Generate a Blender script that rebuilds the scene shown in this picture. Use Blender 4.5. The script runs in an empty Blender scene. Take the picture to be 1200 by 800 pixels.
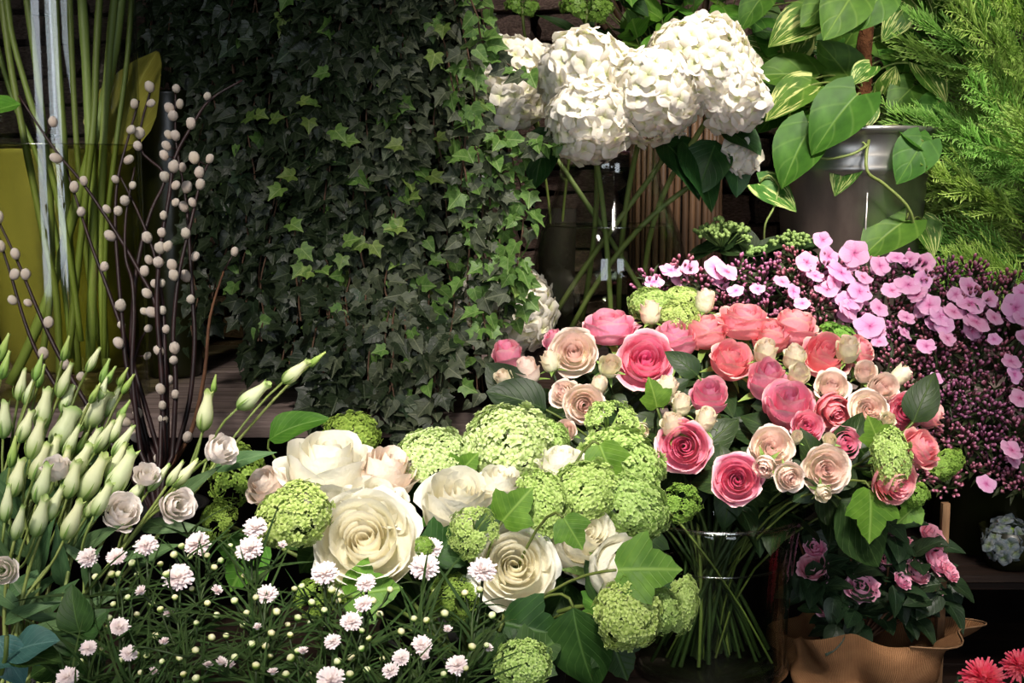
import bpy, math, random
import numpy as np
from mathutils import Vector, Matrix, noise

SC = bpy.context.scene
COL = SC.collection
PI = math.pi

# ------------------------------------------------------------------ camera
F_PX = 1500.0
CAM = Vector((0, 0, 1.45))
PITCH = math.atan(200 / F_PX)
FWD = Vector((0, math.cos(PITCH), -math.sin(PITCH)))
UPV = Vector((0, math.sin(PITCH), math.cos(PITCH)))
RGT = Vector((1, 0, 0))
cam_data = bpy.data.cameras.new('camera')
cam_data.sensor_width = 36.0
cam_data.lens = F_PX / 1200 * 36.0
cam_data.clip_start = 0.05
cam = bpy.data.objects.new('camera', cam_data)
cam.location = CAM
cam.rotation_euler = (PI / 2 - PITCH, 0, 0)
COL.objects.link(cam)
SC.camera = cam


def P(x, y, d):
    return CAM + RGT * ((x - 600) / F_PX * d) + UPV * ((400 - y) / F_PX * d) + FWD * d


def PZ(x, d, z):
    """point at image column x and depth d whose height is z"""
    yc = (z - CAM.z - FWD.z * d) / UPV.z
    return CAM + RGT * ((x - 600) / F_PX * d) + UPV * yc + FWD * d


def S(px, d):
    return px * d / F_PX


def DIR(dx, dy, dz):
    return (RGT * dx + UPV * dy - FWD * dz).normalized()


# ------------------------------------------------------------------ world, lamps, exposure
world = bpy.data.worlds.new('shop_air')
SC.world = world
world.use_nodes = True
bg = world.node_tree.nodes['Background']
bg.inputs[0].default_value = (1.0, 0.93, 0.85, 1)
bg.inputs[1].default_value = 0.05
SC.view_settings.view_transform = 'Standard'
SC.view_settings.look = 'None'
SC.view_settings.gamma = 1
SC.view_settings.use_curve_mapping = False
SC.view_settings.exposure = 0.0
SC.cycles.transparent_max_bounces = 24
SC.cycles.max_bounces = 8
SC.cycles.sample_clamp_indirect = 4.0


def spot(name, loc, aim, power, size, blend, col, radius=0.13):
    d = bpy.data.lights.new(name, 'SPOT')
    d.energy = power
    d.spot_size = math.radians(size)
    d.spot_blend = blend
    d.color = col
    d.shadow_soft_size = radius
    o = bpy.data.objects.new(name, d)
    o.location = loc
    o.rotation_euler = (Vector(aim) - Vector(loc)).to_track_quat('-Z', 'Y').to_euler()
    COL.objects.link(o)
    return o


def area(name, loc, aim, power, sx, sy, col):
    d = bpy.data.lights.new(name, 'AREA')
    d.shape = 'RECTANGLE'
    d.size, d.size_y = sx, sy
    d.energy = power
    d.color = col
    o = bpy.data.objects.new(name, d)
    o.location = loc
    o.rotation_euler = (Vector(aim) - Vector(loc)).to_track_quat('-Z', 'Y').to_euler()
    COL.objects.link(o)
    return o


WARM = (1.0, 0.925, 0.84)
# track spots under the shop ceiling, added fill spots, and the shop windows behind the photographer
spot('ceiling_spot_roses', (0.30, 0.20, 2.75), P(880, 425, 1.5), 385, 22, 1.0, WARM)
spot('ceiling_spot_white', (-0.10, -0.1, 2.7), P(530, 600, 1.2), 290, 21, 1.0, WARM)
spot('ceiling_spot_hydrangea', (0.50, 1.15, 2.8), P(830, 60, 1.8), 215, 34, 0.9, WARM)
spot('ceiling_spot_pothos', (0.95, 0.9, 2.8), P(1110, 150, 2.1), 250, 32, 0.9, WARM)
spot('ceiling_spot_left', (-0.75, 0.0, 2.7), P(110, 460, 1.4), 185, 36, 0.9, WARM)
spot('ceiling_spot_ivy', (0.0, 0.6, 2.8), P(600, 170, 2.0), 18, 30, 0.9, WARM)
spot('added_spot_wall', (0.1, 1.2, 2.85), P(690, 15, 2.5), 60, 42, 1.0, WARM)  # added fill: lifts the stones and green plants at the top
spot('added_spot_tall_vase', (-1.05, 0.5, 2.5), P(75, 290, 2.2), 230, 20, 1.0, WARM)  # added fill: brightens the mustard pot seen through the tall vase
spot('added_spot_azalea', (0.60, -0.3, 2.6), P(1040, 670, 1.6), 120, 14, 0.9, WARM)  # added fill from the front for azalea and burlap
area('shop_window_daylight', (-0.75, -2.5, 1.8), (-0.2, 1.8, 1.2), 28, 0.8, 1.9, (0.84, 0.91, 1.0))
area('shop_window_daylight', (1.15, -2.5, 1.8), (0.2, 1.8, 1.2), 32, 0.8, 1.9, (0.84, 0.91, 1.0))

# ------------------------------------------------------------------ mesh helpers
UP_Z = Vector((0, 0, 1))


class T:
    """a small mesh template: numpy verts, faces, per-vertex uv"""
    def __init__(s):
        s.v, s.f, s.uv = [], [], []

    def grid(s, fn, nu, nv):
        b = len(s.v)
        for j in range(nv + 1):
            for i in range(nu + 1):
                p, uv = fn(i / nu, j / nv)
                s.v.append(tuple(p)); s.uv.append(uv)
        for j in range(nv):
            for i in range(nu):
                a = b + j * (nu + 1) + i
                s.f.append((a, a + 1, a + nu + 2, a + nu + 1))
        return s

    def tube(s, pts, rad, n=6, cap=True):
        pts = [Vector(p) for p in pts]
        m = len(pts)
        if not isinstance(rad, (list, tuple)):
            rad = [rad] * m
        b = len(s.v)
        ref = None
        for k, p in enumerate(pts):
            t = (pts[min(k + 1, m - 1)] - pts[max(k - 1, 0)])
            t = t.normalized() if t.length > 1e-9 else UP_Z.copy()
            if ref is None:
                ref = t.orthogonal().normalized()
            x = (ref - t * ref.dot(t))
            x = x.normalized() if x.length > 1e-6 else t.orthogonal().normalized()
            ref = x
            y = t.cross(x)
            for i in range(n):
                a = 2 * PI * i / n
                s.v.append(tuple(p + (x * math.cos(a) + y * math.sin(a)) * rad[k]))
                s.uv.append((i / n, k / max(1, m - 1)))
        for k in range(m - 1):
            for i in range(n):
                j = (i + 1) % n
                s.f.append((b + k * n + i, b + k * n + j, b + (k + 1) * n + j, b + (k + 1) * n + i))
        if cap:
            s.f.append(tuple(b + i for i in reversed(range(n))))
            s.f.append(tuple(b + (m - 1) * n + i for i in range(n)))
        return s

    def lathe(s, prof, n=24, fn=None, c=(0, 0, 0)):
        """prof: (r, z) list; fn(a, k) -> radius factor"""
        b = len(s.v)
        m = len(prof)
        for k, (r, z) in enumerate(prof):
            for i in range(n):
                a = 2 * PI * i / n
                q = fn(a, k / (m - 1)) if fn else 1
                s.v.append((c[0] + r * q * math.cos(a), c[1] + r * q * math.sin(a), c[2] + z))
                s.uv.append((i / n, k / (m - 1)))
        for k in range(m - 1):
            for i in range(n):
                j = (i + 1) % n
                s.f.append((b + k * n + i, b + k * n + j, b + (k + 1) * n + j, b + (k + 1) * n + i))
        return s

    def ball(s, c, r, n=8, m=5, sz=1.0):
        prof = [(max(1e-4, r * math.sin(PI * k / m)), -r * sz * math.cos(PI * k / m)) for k in range(m + 1)]
        return s.lathe(prof, n, None, c)

    def box(s, c, sx, sy, sz):
        b = len(s.v)
        for z in (-1, 1):
            for y in (-1, 1):
                for x in (-1, 1):
                    s.v.append((c[0] + x * sx / 2, c[1] + y * sy / 2, c[2] + z * sz / 2))
                    s.uv.append((x * .5 + .5, z * .5 + .5))
        for f in ((0, 2, 3, 1), (4, 5, 7, 6), (0, 1, 5, 4), (2, 6, 7, 3), (0, 4, 6, 2), (1, 3, 7, 5)):
            s.f.append(tuple(b + i for i in f))
        return s

    def add(s, t, M):
        b = len(s.v)
        A = np.array(M)
        va = np.asarray(t.v, dtype=float).reshape(-1, 3) @ A[:3, :3].T + A[:3, 3]
        s.v.extend(map(tuple, va.tolist()))
        s.uv.extend(t.uv)
        s.f.extend(tuple(i + b for i in f) for f in t.f)
        return s

    def mesh(s, name, mat, smooth=True):
        me = bpy.data.meshes.new(name)
        me.from_pydata(s.v, [], s.f)
        lay = me.uv_layers.new(name='UVMap')
        li = np.empty(len(me.loops), dtype=np.int32)
        me.loops.foreach_get('vertex_index', li)
        lay.data.foreach_set('uv', np.asarray(s.uv, dtype=np.float32)[li].ravel())
        if smooth:
            me.shade_smooth()
        me.materials.append(mat)
        me.update()
        return me


def thing(name, label, cat, loc=(0, 0, 0), group=None, kind=None):
    o = bpy.data.objects.new(name, None)
    o.empty_display_size = 0.02
    COL.objects.link(o)
    o.location = loc
    tag(o, label, cat, group, kind)
    return o


def tag(o, label, cat, group=None, kind=None):
    o['label'] = label
    o['category'] = cat
    if group:
        o['group'] = group
    if kind:
        o['kind'] = kind
    return o


def part(name, mesh, parent, M=None, wloc=None, label=None, kind=None):
    """M is a world matrix; wloc is the parent's world location (parents are never rotated)"""
    o = bpy.data.objects.new(name, mesh)
    COL.objects.link(o)
    if parent is not None:
        o.parent = parent
    base = Vector(wloc) if wloc is not None else (parent.location if parent is not None else Vector((0, 0, 0)))
    M = Matrix.Identity(4) if M is None else M
    o.matrix_local = Matrix.Translation(-Vector(base)) @ M
    if label:
        o['label'] = label
    if kind:
        o['kind'] = kind
    return o


def single(name, mesh, label, cat, loc=(0, 0, 0), group=None, kind=None):
    """a thing that is one mesh; the mesh is given in world space, the origin moves to loc"""
    me = mesh
    me.transform(Matrix.Translation(-Vector(loc)))
    o = bpy.data.objects.new(name, me)
    COL.objects.link(o)
    o.location = loc
    tag(o, label, cat, group, kind)
    return o


def structure(name, mesh):
    o = bpy.data.objects.new(name, mesh)
    COL.objects.link(o)
    o['kind'] = 'structure'
    return o


def basis(tip, nrm, loc, s=1.0):
    y = Vector(tip).normalized()
    z = Vector(nrm) - y * Vector(nrm).dot(y)
    z = z.normalized() if z.length > 1e-5 else y.orthogonal().normalized()
    x = y.cross(z)
    sx, sy, sz = s if isinstance(s, tuple) else (s, s, s)
    M = Matrix(((x.x * sx, y.x * sy, z.x * sz, loc[0]), (x.y * sx, y.y * sy, z.y * sz, loc[1]),
                (x.z * sx, y.z * sy, z.z * sz, loc[2]), (0, 0, 0, 1)))
    return M


def axis_mat(axis, loc, s, spin=0.0):
    q = UP_Z.rotation_difference(Vector(axis).normalized()).to_matrix().to_4x4()
    return Matrix.Translation(loc) @ q @ Matrix.Rotation(spin, 4, 'Z') @ Matrix.Scale(s, 4)


def bez(p0, p1, p2, p3, n=8):
    out = []
    for k in range(n + 1):
        t = k / n
        u = 1 - t
        out.append(p0 * u ** 3 + p1 * (3 * u * u * t) + p2 * (3 * u * t * t) + p3 * t ** 3)
    return out


def smoothstep(a, b, x):
    t = min(1, max(0, (x - a) / (b - a)))
    return t * t * (3 - 2 * t)


def rvec(r, s=1.0):
    return Vector((r.uniform(-s, s), r.uniform(-s, s), r.uniform(-s, s)))


ORD = ['first', 'second', 'third', 'fourth', 'fifth', 'sixth', 'seventh', 'eighth', 'ninth', 'tenth', 'eleventh',
       'twelfth', 'thirteenth', 'fourteenth', 'fifteenth', 'sixteenth', 'seventeenth', 'eighteenth', 'nineteenth',
       'twentieth', 'twenty-first', 'twenty-second', 'twenty-third', 'twenty-fourth', 'twenty-fifth', 'twenty-sixth',
       'twenty-seventh', 'twenty-eighth', 'twenty-ninth', 'thirtieth']

# ------------------------------------------------------------------ materials


def lin(c):
    o = []
    for x in c[:3]:
        x = x / 255
        o.append(x / 12.92 if x <= .04045 else ((x + .055) / 1.055) ** 2.4)
    return (*o, 1)


class NT:
    def __init__(s, name):
        s.m = bpy.data.materials.new(name)
        s.m.use_nodes = True
        s.t = s.m.node_tree
        s.t.nodes.clear()
        s.out = s.n('ShaderNodeOutputMaterial')

    def n(s, typ, **kw):
        nd = s.t.nodes.new(typ)
        for k, v in kw.items():
            setattr(nd, k, v)
        return nd

    def l(s, a, b):
        s.t.links.new(a, b)

    def ramp(s, fac, stops):
        r = s.n('ShaderNodeValToRGB')
        e = r.color_ramp.elements
        while len(e) < len(stops):
            e.new(0.5)
        for el, (p, c) in zip(e, stops):
            el.position = p
            el.color = c if len(c) == 4 else lin(c)
        s.l(fac, r.inputs[0])
        return r.outputs[0]

    def math(s, op, a, b=None, c=None):
        m = s.n('ShaderNodeMath', operation=op)
        for k, x in enumerate((a, b, c)):
            if x is None:
                continue
            if isinstance(x, (int, float)):
                m.inputs[k].default_value = x
            else:
                s.l(x, m.inputs[k])
        return m.outputs[0]

    def mixc(s, fac, a, b, typ='MIX'):
        m = s.n('ShaderNodeMix', data_type='RGBA', blend_type=typ)
        for sock, x in ((m.inputs[0], fac), (m.inputs[6], a), (m.inputs[7], b)):
            if isinstance(x, (int, float)):
                sock.default_value = x
            elif isinstance(x, tuple):
                sock.default_value = x if len(x) == 4 else lin(x)
            else:
                s.l(x, sock)
        return m.outputs[2]

    def uv(s):
        c = s.n('ShaderNodeTexCoord')
        sp = s.n('ShaderNodeSeparateXYZ')
        s.l(c.outputs['UV'], sp.inputs[0])
        return sp.outputs[0], sp.outputs[1], c

    def noise(s, vec, scale, detail=2.0, rough=0.5):
        nz = s.n('ShaderNodeTexNoise')
        nz.inputs['Scale'].default_value = scale
        nz.inputs['Detail'].default_value = detail
        nz.inputs['Roughness'].default_value = rough
        if vec is not None:
            s.l(vec, nz.inputs['Vector'])
        return nz.outputs[0]

    def vary(s, col, amt, hue=0.0):
        """lighter and darker individuals, picked at random for every object"""
        oi = s.n('ShaderNodeObjectInfo')
        h = s.n('ShaderNodeHueSaturation')
        s.l(s.math('MULTIPLY_ADD', oi.outputs['Random'], 2 * amt, 1 - amt), h.inputs['Value'])
        if hue:
            f = s.math('FRACT', s.math('MULTIPLY', oi.outputs['Random'], 7.31))
            s.l(s.math('MULTIPLY_ADD', f, 2 * hue, 0.5 - hue), h.inputs['Hue'])
        s.l(col, h.inputs['Color'])
        return h.outputs[0]

    def finish(s, col, rough=0.6, spec=0.3, transl=0.0, bump=None, bstr=0.2, bdist=0.002, metal=0.0, sheen=0.0):
        p = s.n('ShaderNodeBsdfPrincipled')
        if isinstance(col, tuple):
            p.inputs['Base Color'].default_value = col if len(col) == 4 else lin(col)
        else:
            s.l(col, p.inputs['Base Color'])
        if isinstance(rough, (int, float)):
            p.inputs['Roughness'].default_value = rough
        else:
            s.l(rough, p.inputs['Roughness'])
        p.inputs['Specular IOR Level'].default_value = spec
        p.inputs['Metallic'].default_value = metal
        p.inputs['Sheen Weight'].default_value = sheen
        if bump is not None:
            b = s.n('ShaderNodeBump')
            b.inputs['Strength'].default_value = bstr
            b.inputs['Distance'].default_value = bdist
            s.l(bump, b.inputs['Height'])
            s.l(b.outputs[0], p.inputs['Normal'])
        if transl > 0:
            tr = s.n('ShaderNodeBsdfTranslucent')
            if isinstance(col, tuple):
                tr.inputs[0].default_value = col if len(col) == 4 else lin(col)
            else:
                s.l(col, tr.inputs[0])
            mx = s.n('ShaderNodeMixShader')
            mx.inputs[0].default_value = transl
            s.l(p.outputs[0], mx.inputs[1]); s.l(tr.outputs[0], mx.inputs[2])
            s.l(mx.outputs[0], s.out.inputs[0])
        else:
            s.l(p.outputs[0], s.out.inputs[0])
        return s.m


def petal_mat(name, inner, outer, transl=0.3, vary=0.06, hue=0.0, spots=None, rough=0.55):
    """colour runs along the petal (uv y) and from inner to outer petals (uv x)"""
    k = NT(name)
    u, v, c = k.uv()
    a = k.ramp(v, inner)
    b = k.ramp(v, outer)
    col = k.mixc(u, a, b)
    nz = k.noise(c.outputs['Object'], 2.2, 3)
    col = k.mixc(k.math('MULTIPLY', k.math('SUBTRACT', nz, 0.4), 0.5), col, spots if spots else (255, 250, 235))
    col = k.vary(col, vary, hue)
    fine = k.noise(c.outputs['Object'], 9, 3)
    return k.finish(col, rough, 0.2, transl, fine, 0.25, 0.004)


def leaf_mat(name, dark, mid, vein, transl=0.22, rough=0.42, spec=0.35, vary=0.22, hue=0.015, veins=7.0, streak=None):
    k = NT(name)
    u, v, c = k.uv()
    oi = k.n('ShaderNodeObjectInfo')
    nz = k.noise(c.outputs['UV'], 3.0, 3)
    nz2 = k.math('FRACT', k.math('ADD', nz, k.math('MULTIPLY', oi.outputs['Random'], 0.37)))
    col = k.ramp(nz, [(0.25, dark), (0.75, mid)])
    if streak:
        mp = k.n('ShaderNodeMapping')
        mp.inputs['Scale'].default_value = (9, 1.6, 1)
        mp.inputs['Rotation'].default_value = (0, 0, 0.5)
        av = k.n('ShaderNodeVectorMath', operation='ADD')
        k.l(c.outputs['UV'], av.inputs[0]); k.l(oi.outputs['Random'], av.inputs[1])
        k.l(av.outputs[0], mp.inputs['Vector'])
        sn = k.noise(mp.outputs[0], 1.6, 3)
        col = k.mixc(k.math('MULTIPLY', smooth(k, sn, 0.53, 0.6), 0.9), col, streak)
    au = k.math('ABSOLUTE', k.math('SUBTRACT', u, 0.5))
    mid_rib = k.math('SUBTRACT', 1.0, smooth(k, au, 0.0, 0.035))
    fr = k.math('FRACT', k.math('MULTIPLY', k.math('SUBTRACT', v, k.math('MULTIPLY', au, 0.9)), veins))
    side = k.math('SUBTRACT', 1.0, smooth(k, k.math('ABSOLUTE', k.math('SUBTRACT', fr, 0.5)), 0.0, 0.12))
    vf = k.math('MAXIMUM', mid_rib, k.math('MULTIPLY', side, 0.35))
    col = k.mixc(k.math('MULTIPLY', vf, 0.6), col, vein)
    col = k.vary(col, vary, hue)
    return k.finish(col, rough, spec, transl, k.math('SUBTRACT', 1.0, vf), 0.35, 0.002)


def smooth(k, x, a, b):
    m = k.n('ShaderNodeMapRange', interpolation_type='SMOOTHSTEP')
    k.l(x, m.inputs[0])
    m.inputs[1].default_value = a
    m.inputs[2].default_value = b
    return m.outputs[0]


def ramp_mat(name, stops, transl=0.2, rough=0.55, spec=0.25, vary=0.08, hue=0.01, nscale=6.0, sheen=0.0, bstr=0.3):
    """colour along uv y"""
    k = NT(name)
    u, v, c = k.uv()
    nz = k.noise(c.outputs['Object'], nscale, 3)
    vv = k.math('ADD', v, k.math('MULTIPLY', k.math('SUBTRACT', nz, 0.5), 0.12))
    col = k.vary(k.ramp(vv, stops), vary, hue)
    return k.finish(col, rough, spec, transl, nz, bstr, 0.003, sheen=sheen)


def rough_mat(name, c1, c2, scale=8.0, rough=0.8, spec=0.2, bstr=0.4, bdist=0.006, stretch=(1, 1, 1), vary=0.12, metal=0.0, c3=None):
    k = NT(name)
    c = k.n('ShaderNodeTexCoord')
    mp = k.n('ShaderNodeMapping')
    mp.inputs['Scale'].default_value = stretch
    k.l(c.outputs['Object'], mp.inputs['Vector'])
    a = k.noise(mp.outputs[0], scale, 6, 0.6)
    stops = [(0.3, c1), (0.7, c2)] if c3 is None else [(0.28, c1), (0.55, c2), (0.75, c3)]
    col = k.vary(k.ramp(a, stops), vary)
    b = k.noise(mp.outputs[0], scale * 4, 4, 0.6)
    return k.finish(col, rough, spec, 0, k.math('ADD', a, k.math('MULTIPLY', b, 0.4)), bstr, bdist, metal)


def glass_mat(name, tint, gloss=1.0, rough=0.015, ior=1.5, edge=None):
    """thin clear wall: what lies behind shows through, and it mirrors more at a slant"""
    k = NT(name)
    fc = k.n('ShaderNodeLayerWeight')
    fc.inputs['Blend'].default_value = 0.5
    f0 = ((ior - 1) / (ior + 1)) ** 2
    fres = k.math('MULTIPLY_ADD', k.math('POWER', fc.outputs['Facing'], 5.0), 1 - f0, f0)
    g = k.n('ShaderNodeBsdfGlossy')
    g.inputs['Roughness'].default_value = rough
    g.inputs['Color'].default_value = (1, 1, 1, 1)
    t = k.n('ShaderNodeBsdfTransparent')
    if edge:
        k.l(k.mixc(k.math('POWER', fc.outputs['Facing'], 4.0), tint, edge), t.inputs[0])
    else:
        t.inputs[0].default_value = tint
    mx = k.n('ShaderNodeMixShader')
    k.l(k.math('MULTIPLY', fres, gloss), mx.inputs[0])
    k.l(t.outputs[0], mx.inputs[1]); k.l(g.outputs[0], mx.inputs[2])
    k.l(mx.outputs[0], k.out.inputs[0])
    return k.m


M = {}
M['rose_pink'] = petal_mat('pink_rose_petal', [(0, (252, 216, 190)), (.4, (248, 136, 176)), (1, (250, 160, 192))],
                           [(0, (246, 218, 186)), (.3, (248, 160, 184)), (.88, (251, 176, 198)), (1, (254, 218, 212))], 0.28, 0.05, 0.012, (252, 170, 192))
M['rose_salmon'] = petal_mat('salmon_rose_petal', [(0, (252, 214, 176)), (.4, (249, 142, 164)), (1, (251, 162, 178))],
                             [(0, (244, 214, 170)), (.3, (248, 156, 162)), (.88, (252, 172, 178)), (1, (254, 214, 194))], 0.28, 0.05, 0.01, (252, 178, 180))
M['rose_cream'] = petal_mat('cream_pink_rose_petal', [(0, (248, 236, 205)), (.5, (252, 222, 214)), (1, (253, 228, 222))],
                            [(0, (236, 236, 190)), (.5, (252, 238, 222)), (1, (252, 232, 220))], 0.28, 0.06, 0.01, (250, 235, 205))
M['rose_white'] = petal_mat('white_rose_petal', [(0, (252, 246, 205)), (.5, (254, 246, 218)), (1, (254, 250, 232))],
                            [(0, (232, 238, 190)), (.3, (250, 246, 224)), (1, (253, 251, 241))], 0.28, 0.03, 0.005, (252, 248, 235))
M['rose_blush'] = petal_mat('blush_white_petal', [(0, (248, 236, 205)), (.5, (252, 236, 214)), (1, (253, 238, 224))],
                            [(0, (240, 234, 200)), (.3, (252, 238, 220)), (1, (252, 236, 224))], 0.25, 0.03, 0.005, (250, 240, 225))
M['hydrangea'] = petal_mat('hydrangea_petal', [(0, (225, 230, 165)), (.4, (245, 240, 220)), (1, (250, 246, 236))],
                           [(0, (225, 230, 165)), (.4, (245, 238, 222)), (1, (250, 242, 236))], 0.3, 0.05, 0.008, (252, 244, 226))
M['lis_open'] = petal_mat('lisianthus_petal', [(0, (205, 215, 150)), (.4, (246, 240, 228)), (1, (250, 242, 238))],
                          [(0, (205, 215, 150)), (.4, (246, 238, 230)), (1, (249, 238, 235))], 0.3, 0.04)
M['azalea'] = petal_mat('azalea_petal', [(0, (220, 120, 150)), (.5, (240, 156, 184)), (1, (248, 186, 206))],
                        [(0, (220, 120, 150)), (.5, (240, 156, 184)), (1, (248, 190, 208))], 0.25, 0.12, 0.015, (240, 190, 205))
M['phlox'] = petal_mat('phlox_petal', [(0, (214, 96, 160)), (.3, (238, 160, 206)), (1, (244, 188, 222))],
                       [(0, (214, 96, 160)), (.3, (238, 168, 212)), (1, (243, 196, 226))], 0.28, 0.09, 0.015, (248, 214, 236))
M['mum_white'] = petal_mat('white_chrysanthemum_petal', [(0, (235, 230, 180)), (.4, (248, 236, 230)), (1, (250, 238, 238))],
                           [(0, (235, 230, 200)), (.4, (248, 232, 232)), (1, (250, 234, 238))], 0.25, 0.05)
M['mum_red'] = petal_mat('red_chrysanthemum_petal', [(0, (170, 20, 40)), (.5, (226, 40, 70)), (1, (240, 80, 110))],
                         [(0, (170, 20, 40)), (.5, (226, 40, 70)), (1, (240, 90, 120))], 0.2, 0.08)
M['blue_hyd'] = petal_mat('blue_green_hydrangea_petal', [(0, (80, 100, 60)), (.5, (84, 90, 120)), (1, (100, 104, 140))],
                          [(0, (110, 130, 70)), (.5, (100, 118, 90)), (1, (120, 132, 120))], 0.2, 0.15, 0.02)
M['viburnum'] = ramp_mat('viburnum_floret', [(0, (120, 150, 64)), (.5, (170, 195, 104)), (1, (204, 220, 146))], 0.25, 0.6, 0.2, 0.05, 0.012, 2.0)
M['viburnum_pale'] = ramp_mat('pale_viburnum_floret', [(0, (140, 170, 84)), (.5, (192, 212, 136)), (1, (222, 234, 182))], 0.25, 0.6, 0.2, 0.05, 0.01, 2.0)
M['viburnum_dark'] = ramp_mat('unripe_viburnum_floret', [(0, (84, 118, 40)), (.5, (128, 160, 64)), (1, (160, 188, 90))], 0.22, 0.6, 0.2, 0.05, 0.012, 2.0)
M['berry'] = ramp_mat('sedum_bud', [(0, (90, 120, 60)), (1, (150, 178, 100))], 0.1, 0.45, 0.3, 0.08)
M['lis_bud'] = ramp_mat('lisianthus_bud', [(0, (108, 142, 66)), (.22, (158, 182, 108)), (.5, (220, 226, 182)), (.8, (226, 230, 182)), (1, (158, 186, 96))], 0.25, 0.5, 0.3, 0.08, 0.012, 3)
M['lis_bud_green'] = ramp_mat('green_lisianthus_bud', [(0, (96, 134, 56)), (.4, (142, 176, 84)), (1, (190, 208, 124))], 0.22, 0.5, 0.3, 0.08, 0.012, 3)
M['mum_bud'] = ramp_mat('chrysanthemum_bud', [(0, (84, 118, 46)), (.42, (120, 150, 60)), (.58, (216, 218, 152)), (1, (246, 242, 222))], 0.15, 0.5, 0.3, 0.12, 0.03, 4)
M['phlox_bud'] = ramp_mat('phlox_bud', [(0, (58, 62, 36)), (.45, (96, 56, 60)), (.7, (172, 92, 122)), (1, (222, 158, 184))], 0.15, 0.5, 0.3, 0.12, 0.03, 4)
M['rose_bud_cream'] = petal_mat('cream_rosebud_petal', [(0, (205, 215, 140)), (.5, (248, 240, 212)), (1, (250, 230, 210))],
                                [(0, (182, 204, 118)), (.45, (242, 240, 204)), (1, (251, 240, 216))], 0.25, 0.06, 0.015)
M['stem'] = ramp_mat('green_stem', [(0, (86, 100, 44)), (1, (118, 136, 66))], 0.05, 0.5, 0.35, 0.12, 0.01)
M['stem_pale'] = ramp_mat('pale_green_stem', [(0, (104, 118, 56)), (1, (142, 158, 88))], 0.05, 0.5, 0.35, 0.1, 0.01)
M['stem_dark'] = ramp_mat('dark_green_stem', [(0, (34, 48, 22)), (1, (58, 78, 38))], 0.05, 0.5, 0.3, 0.1)
M['calyx'] = ramp_mat('green_calyx', [(0, (92, 124, 54)), (1, (134, 164, 82))], 0.15, 0.5, 0.3, 0.1, 0.012)
M['bark_dark'] = rough_mat('dark_willow_bark', (22, 12, 14), (52, 30, 30), 40, 0.5, 0.4, 0.2, 0.001)
M['bark_brown'] = rough_mat('brown_twig_bark', (66, 42, 30), (112, 78, 54), 30, 0.7, 0.2, 0.4, 0.003)
M['ivy_stem'] = rough_mat('ivy_vine', (58, 46, 34), (96, 72, 56), 30, 0.7, 0.2, 0.3, 0.002)
M['catkin'] = ramp_mat('silky_catkin', [(0, (206, 180, 150)), (.5, (240, 222, 202)), (1, (250, 238, 226))], 0.15, 0.9, 0.1, 0.07, 0.012, 30, 0.4, 0.6)
M['ivy'] = leaf_mat('ivy_leaf', (24, 38, 22), (46, 62, 38), (92, 106, 78), 0.15, 0.42, 0.3, 0.35, 0.02, 4)
M['ivy_grey'] = leaf_mat('grey_green_ivy_leaf', (48, 58, 42), (78, 88, 64), (124, 130, 104), 0.15, 0.5, 0.3, 0.25, 0.02, 4)
M['ivy_young'] = leaf_mat('young_ivy_leaf', (76, 106, 48), (122, 150, 72), (166, 184, 116), 0.3, 0.42, 0.3, 0.25, 0.02, 4)
M['rose_leaf'] = leaf_mat('rose_leaf', (22, 38, 16), (42, 62, 28), (76, 96, 50), 0.15, 0.45, 0.25)
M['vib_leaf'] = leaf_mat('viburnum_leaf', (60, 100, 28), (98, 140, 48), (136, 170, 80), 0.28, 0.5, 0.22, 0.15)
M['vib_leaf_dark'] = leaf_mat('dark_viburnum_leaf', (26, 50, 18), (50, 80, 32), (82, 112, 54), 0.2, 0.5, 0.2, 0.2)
M['hyd_leaf'] = leaf_mat('hydrangea_leaf', (22, 50, 20), (44, 80, 34), (80, 112, 56), 0.2, 0.42, 0.35, 0.2)
M['pothos'] = leaf_mat('pothos_leaf', (46, 84, 24), (84, 128, 42), (130, 164, 76), 0.3, 0.5, 0.22, 0.22, 0.015, 3)
M['pothos_var'] = leaf_mat('variegated_pothos_leaf', (52, 90, 28), (92, 136, 48), (156, 180, 90), 0.32, 0.5, 0.22, 0.15, 0.015, 3, (212, 218, 138))
M['mum_leaf'] = leaf_mat('chrysanthemum_leaf', (30, 48, 20), (54, 76, 34), (78, 100, 54), 0.15, 0.65, 0.12, 0.25)
M['euca'] = leaf_mat('blue_green_leaf', (44, 84, 78), (72, 112, 104), (110, 146, 136), 0.1, 0.45, 0.4, 0.1)
M['phlox_leaf'] = leaf_mat('phlox_leaf', (36, 44, 24), (62, 74, 40), (86, 96, 58), 0.12, 0.5, 0.3, 0.3)
M['azalea_leaf'] = leaf_mat('azalea_leaf', (22, 38, 22), (42, 62, 36), (66, 88, 54), 0.12, 0.42, 0.35, 0.25)
M['lis_leaf'] = leaf_mat('lisianthus_leaf', (58, 88, 50), (92, 122, 78), (120, 146, 100), 0.15, 0.5, 0.3, 0.15)
M['conifer'] = ramp_mat('cypress_foliage', [(0, (96, 136, 54)), (.5, (150, 190, 88)), (1, (192, 220, 128))], 0.3, 0.6, 0.2, 0.16, 0.02, 3)
M['fern_green'] = leaf_mat('fresh_green_leaf', (74, 124, 34), (114, 164, 56), (156, 192, 90), 0.3, 0.45, 0.3, 0.2)
M['stone'] = rough_mat('wall_stone', (92, 74, 68), (156, 130, 118), 9, 0.9, 0.15, 0.9, 0.02, (1, 1, 1), 0.3, 0, (190, 160, 144))
M['mortar'] = rough_mat('dark_wall_joint', (16, 13, 12), (34, 28, 25), 9, 0.95, 0.05, 0.6, 0.02)
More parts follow.
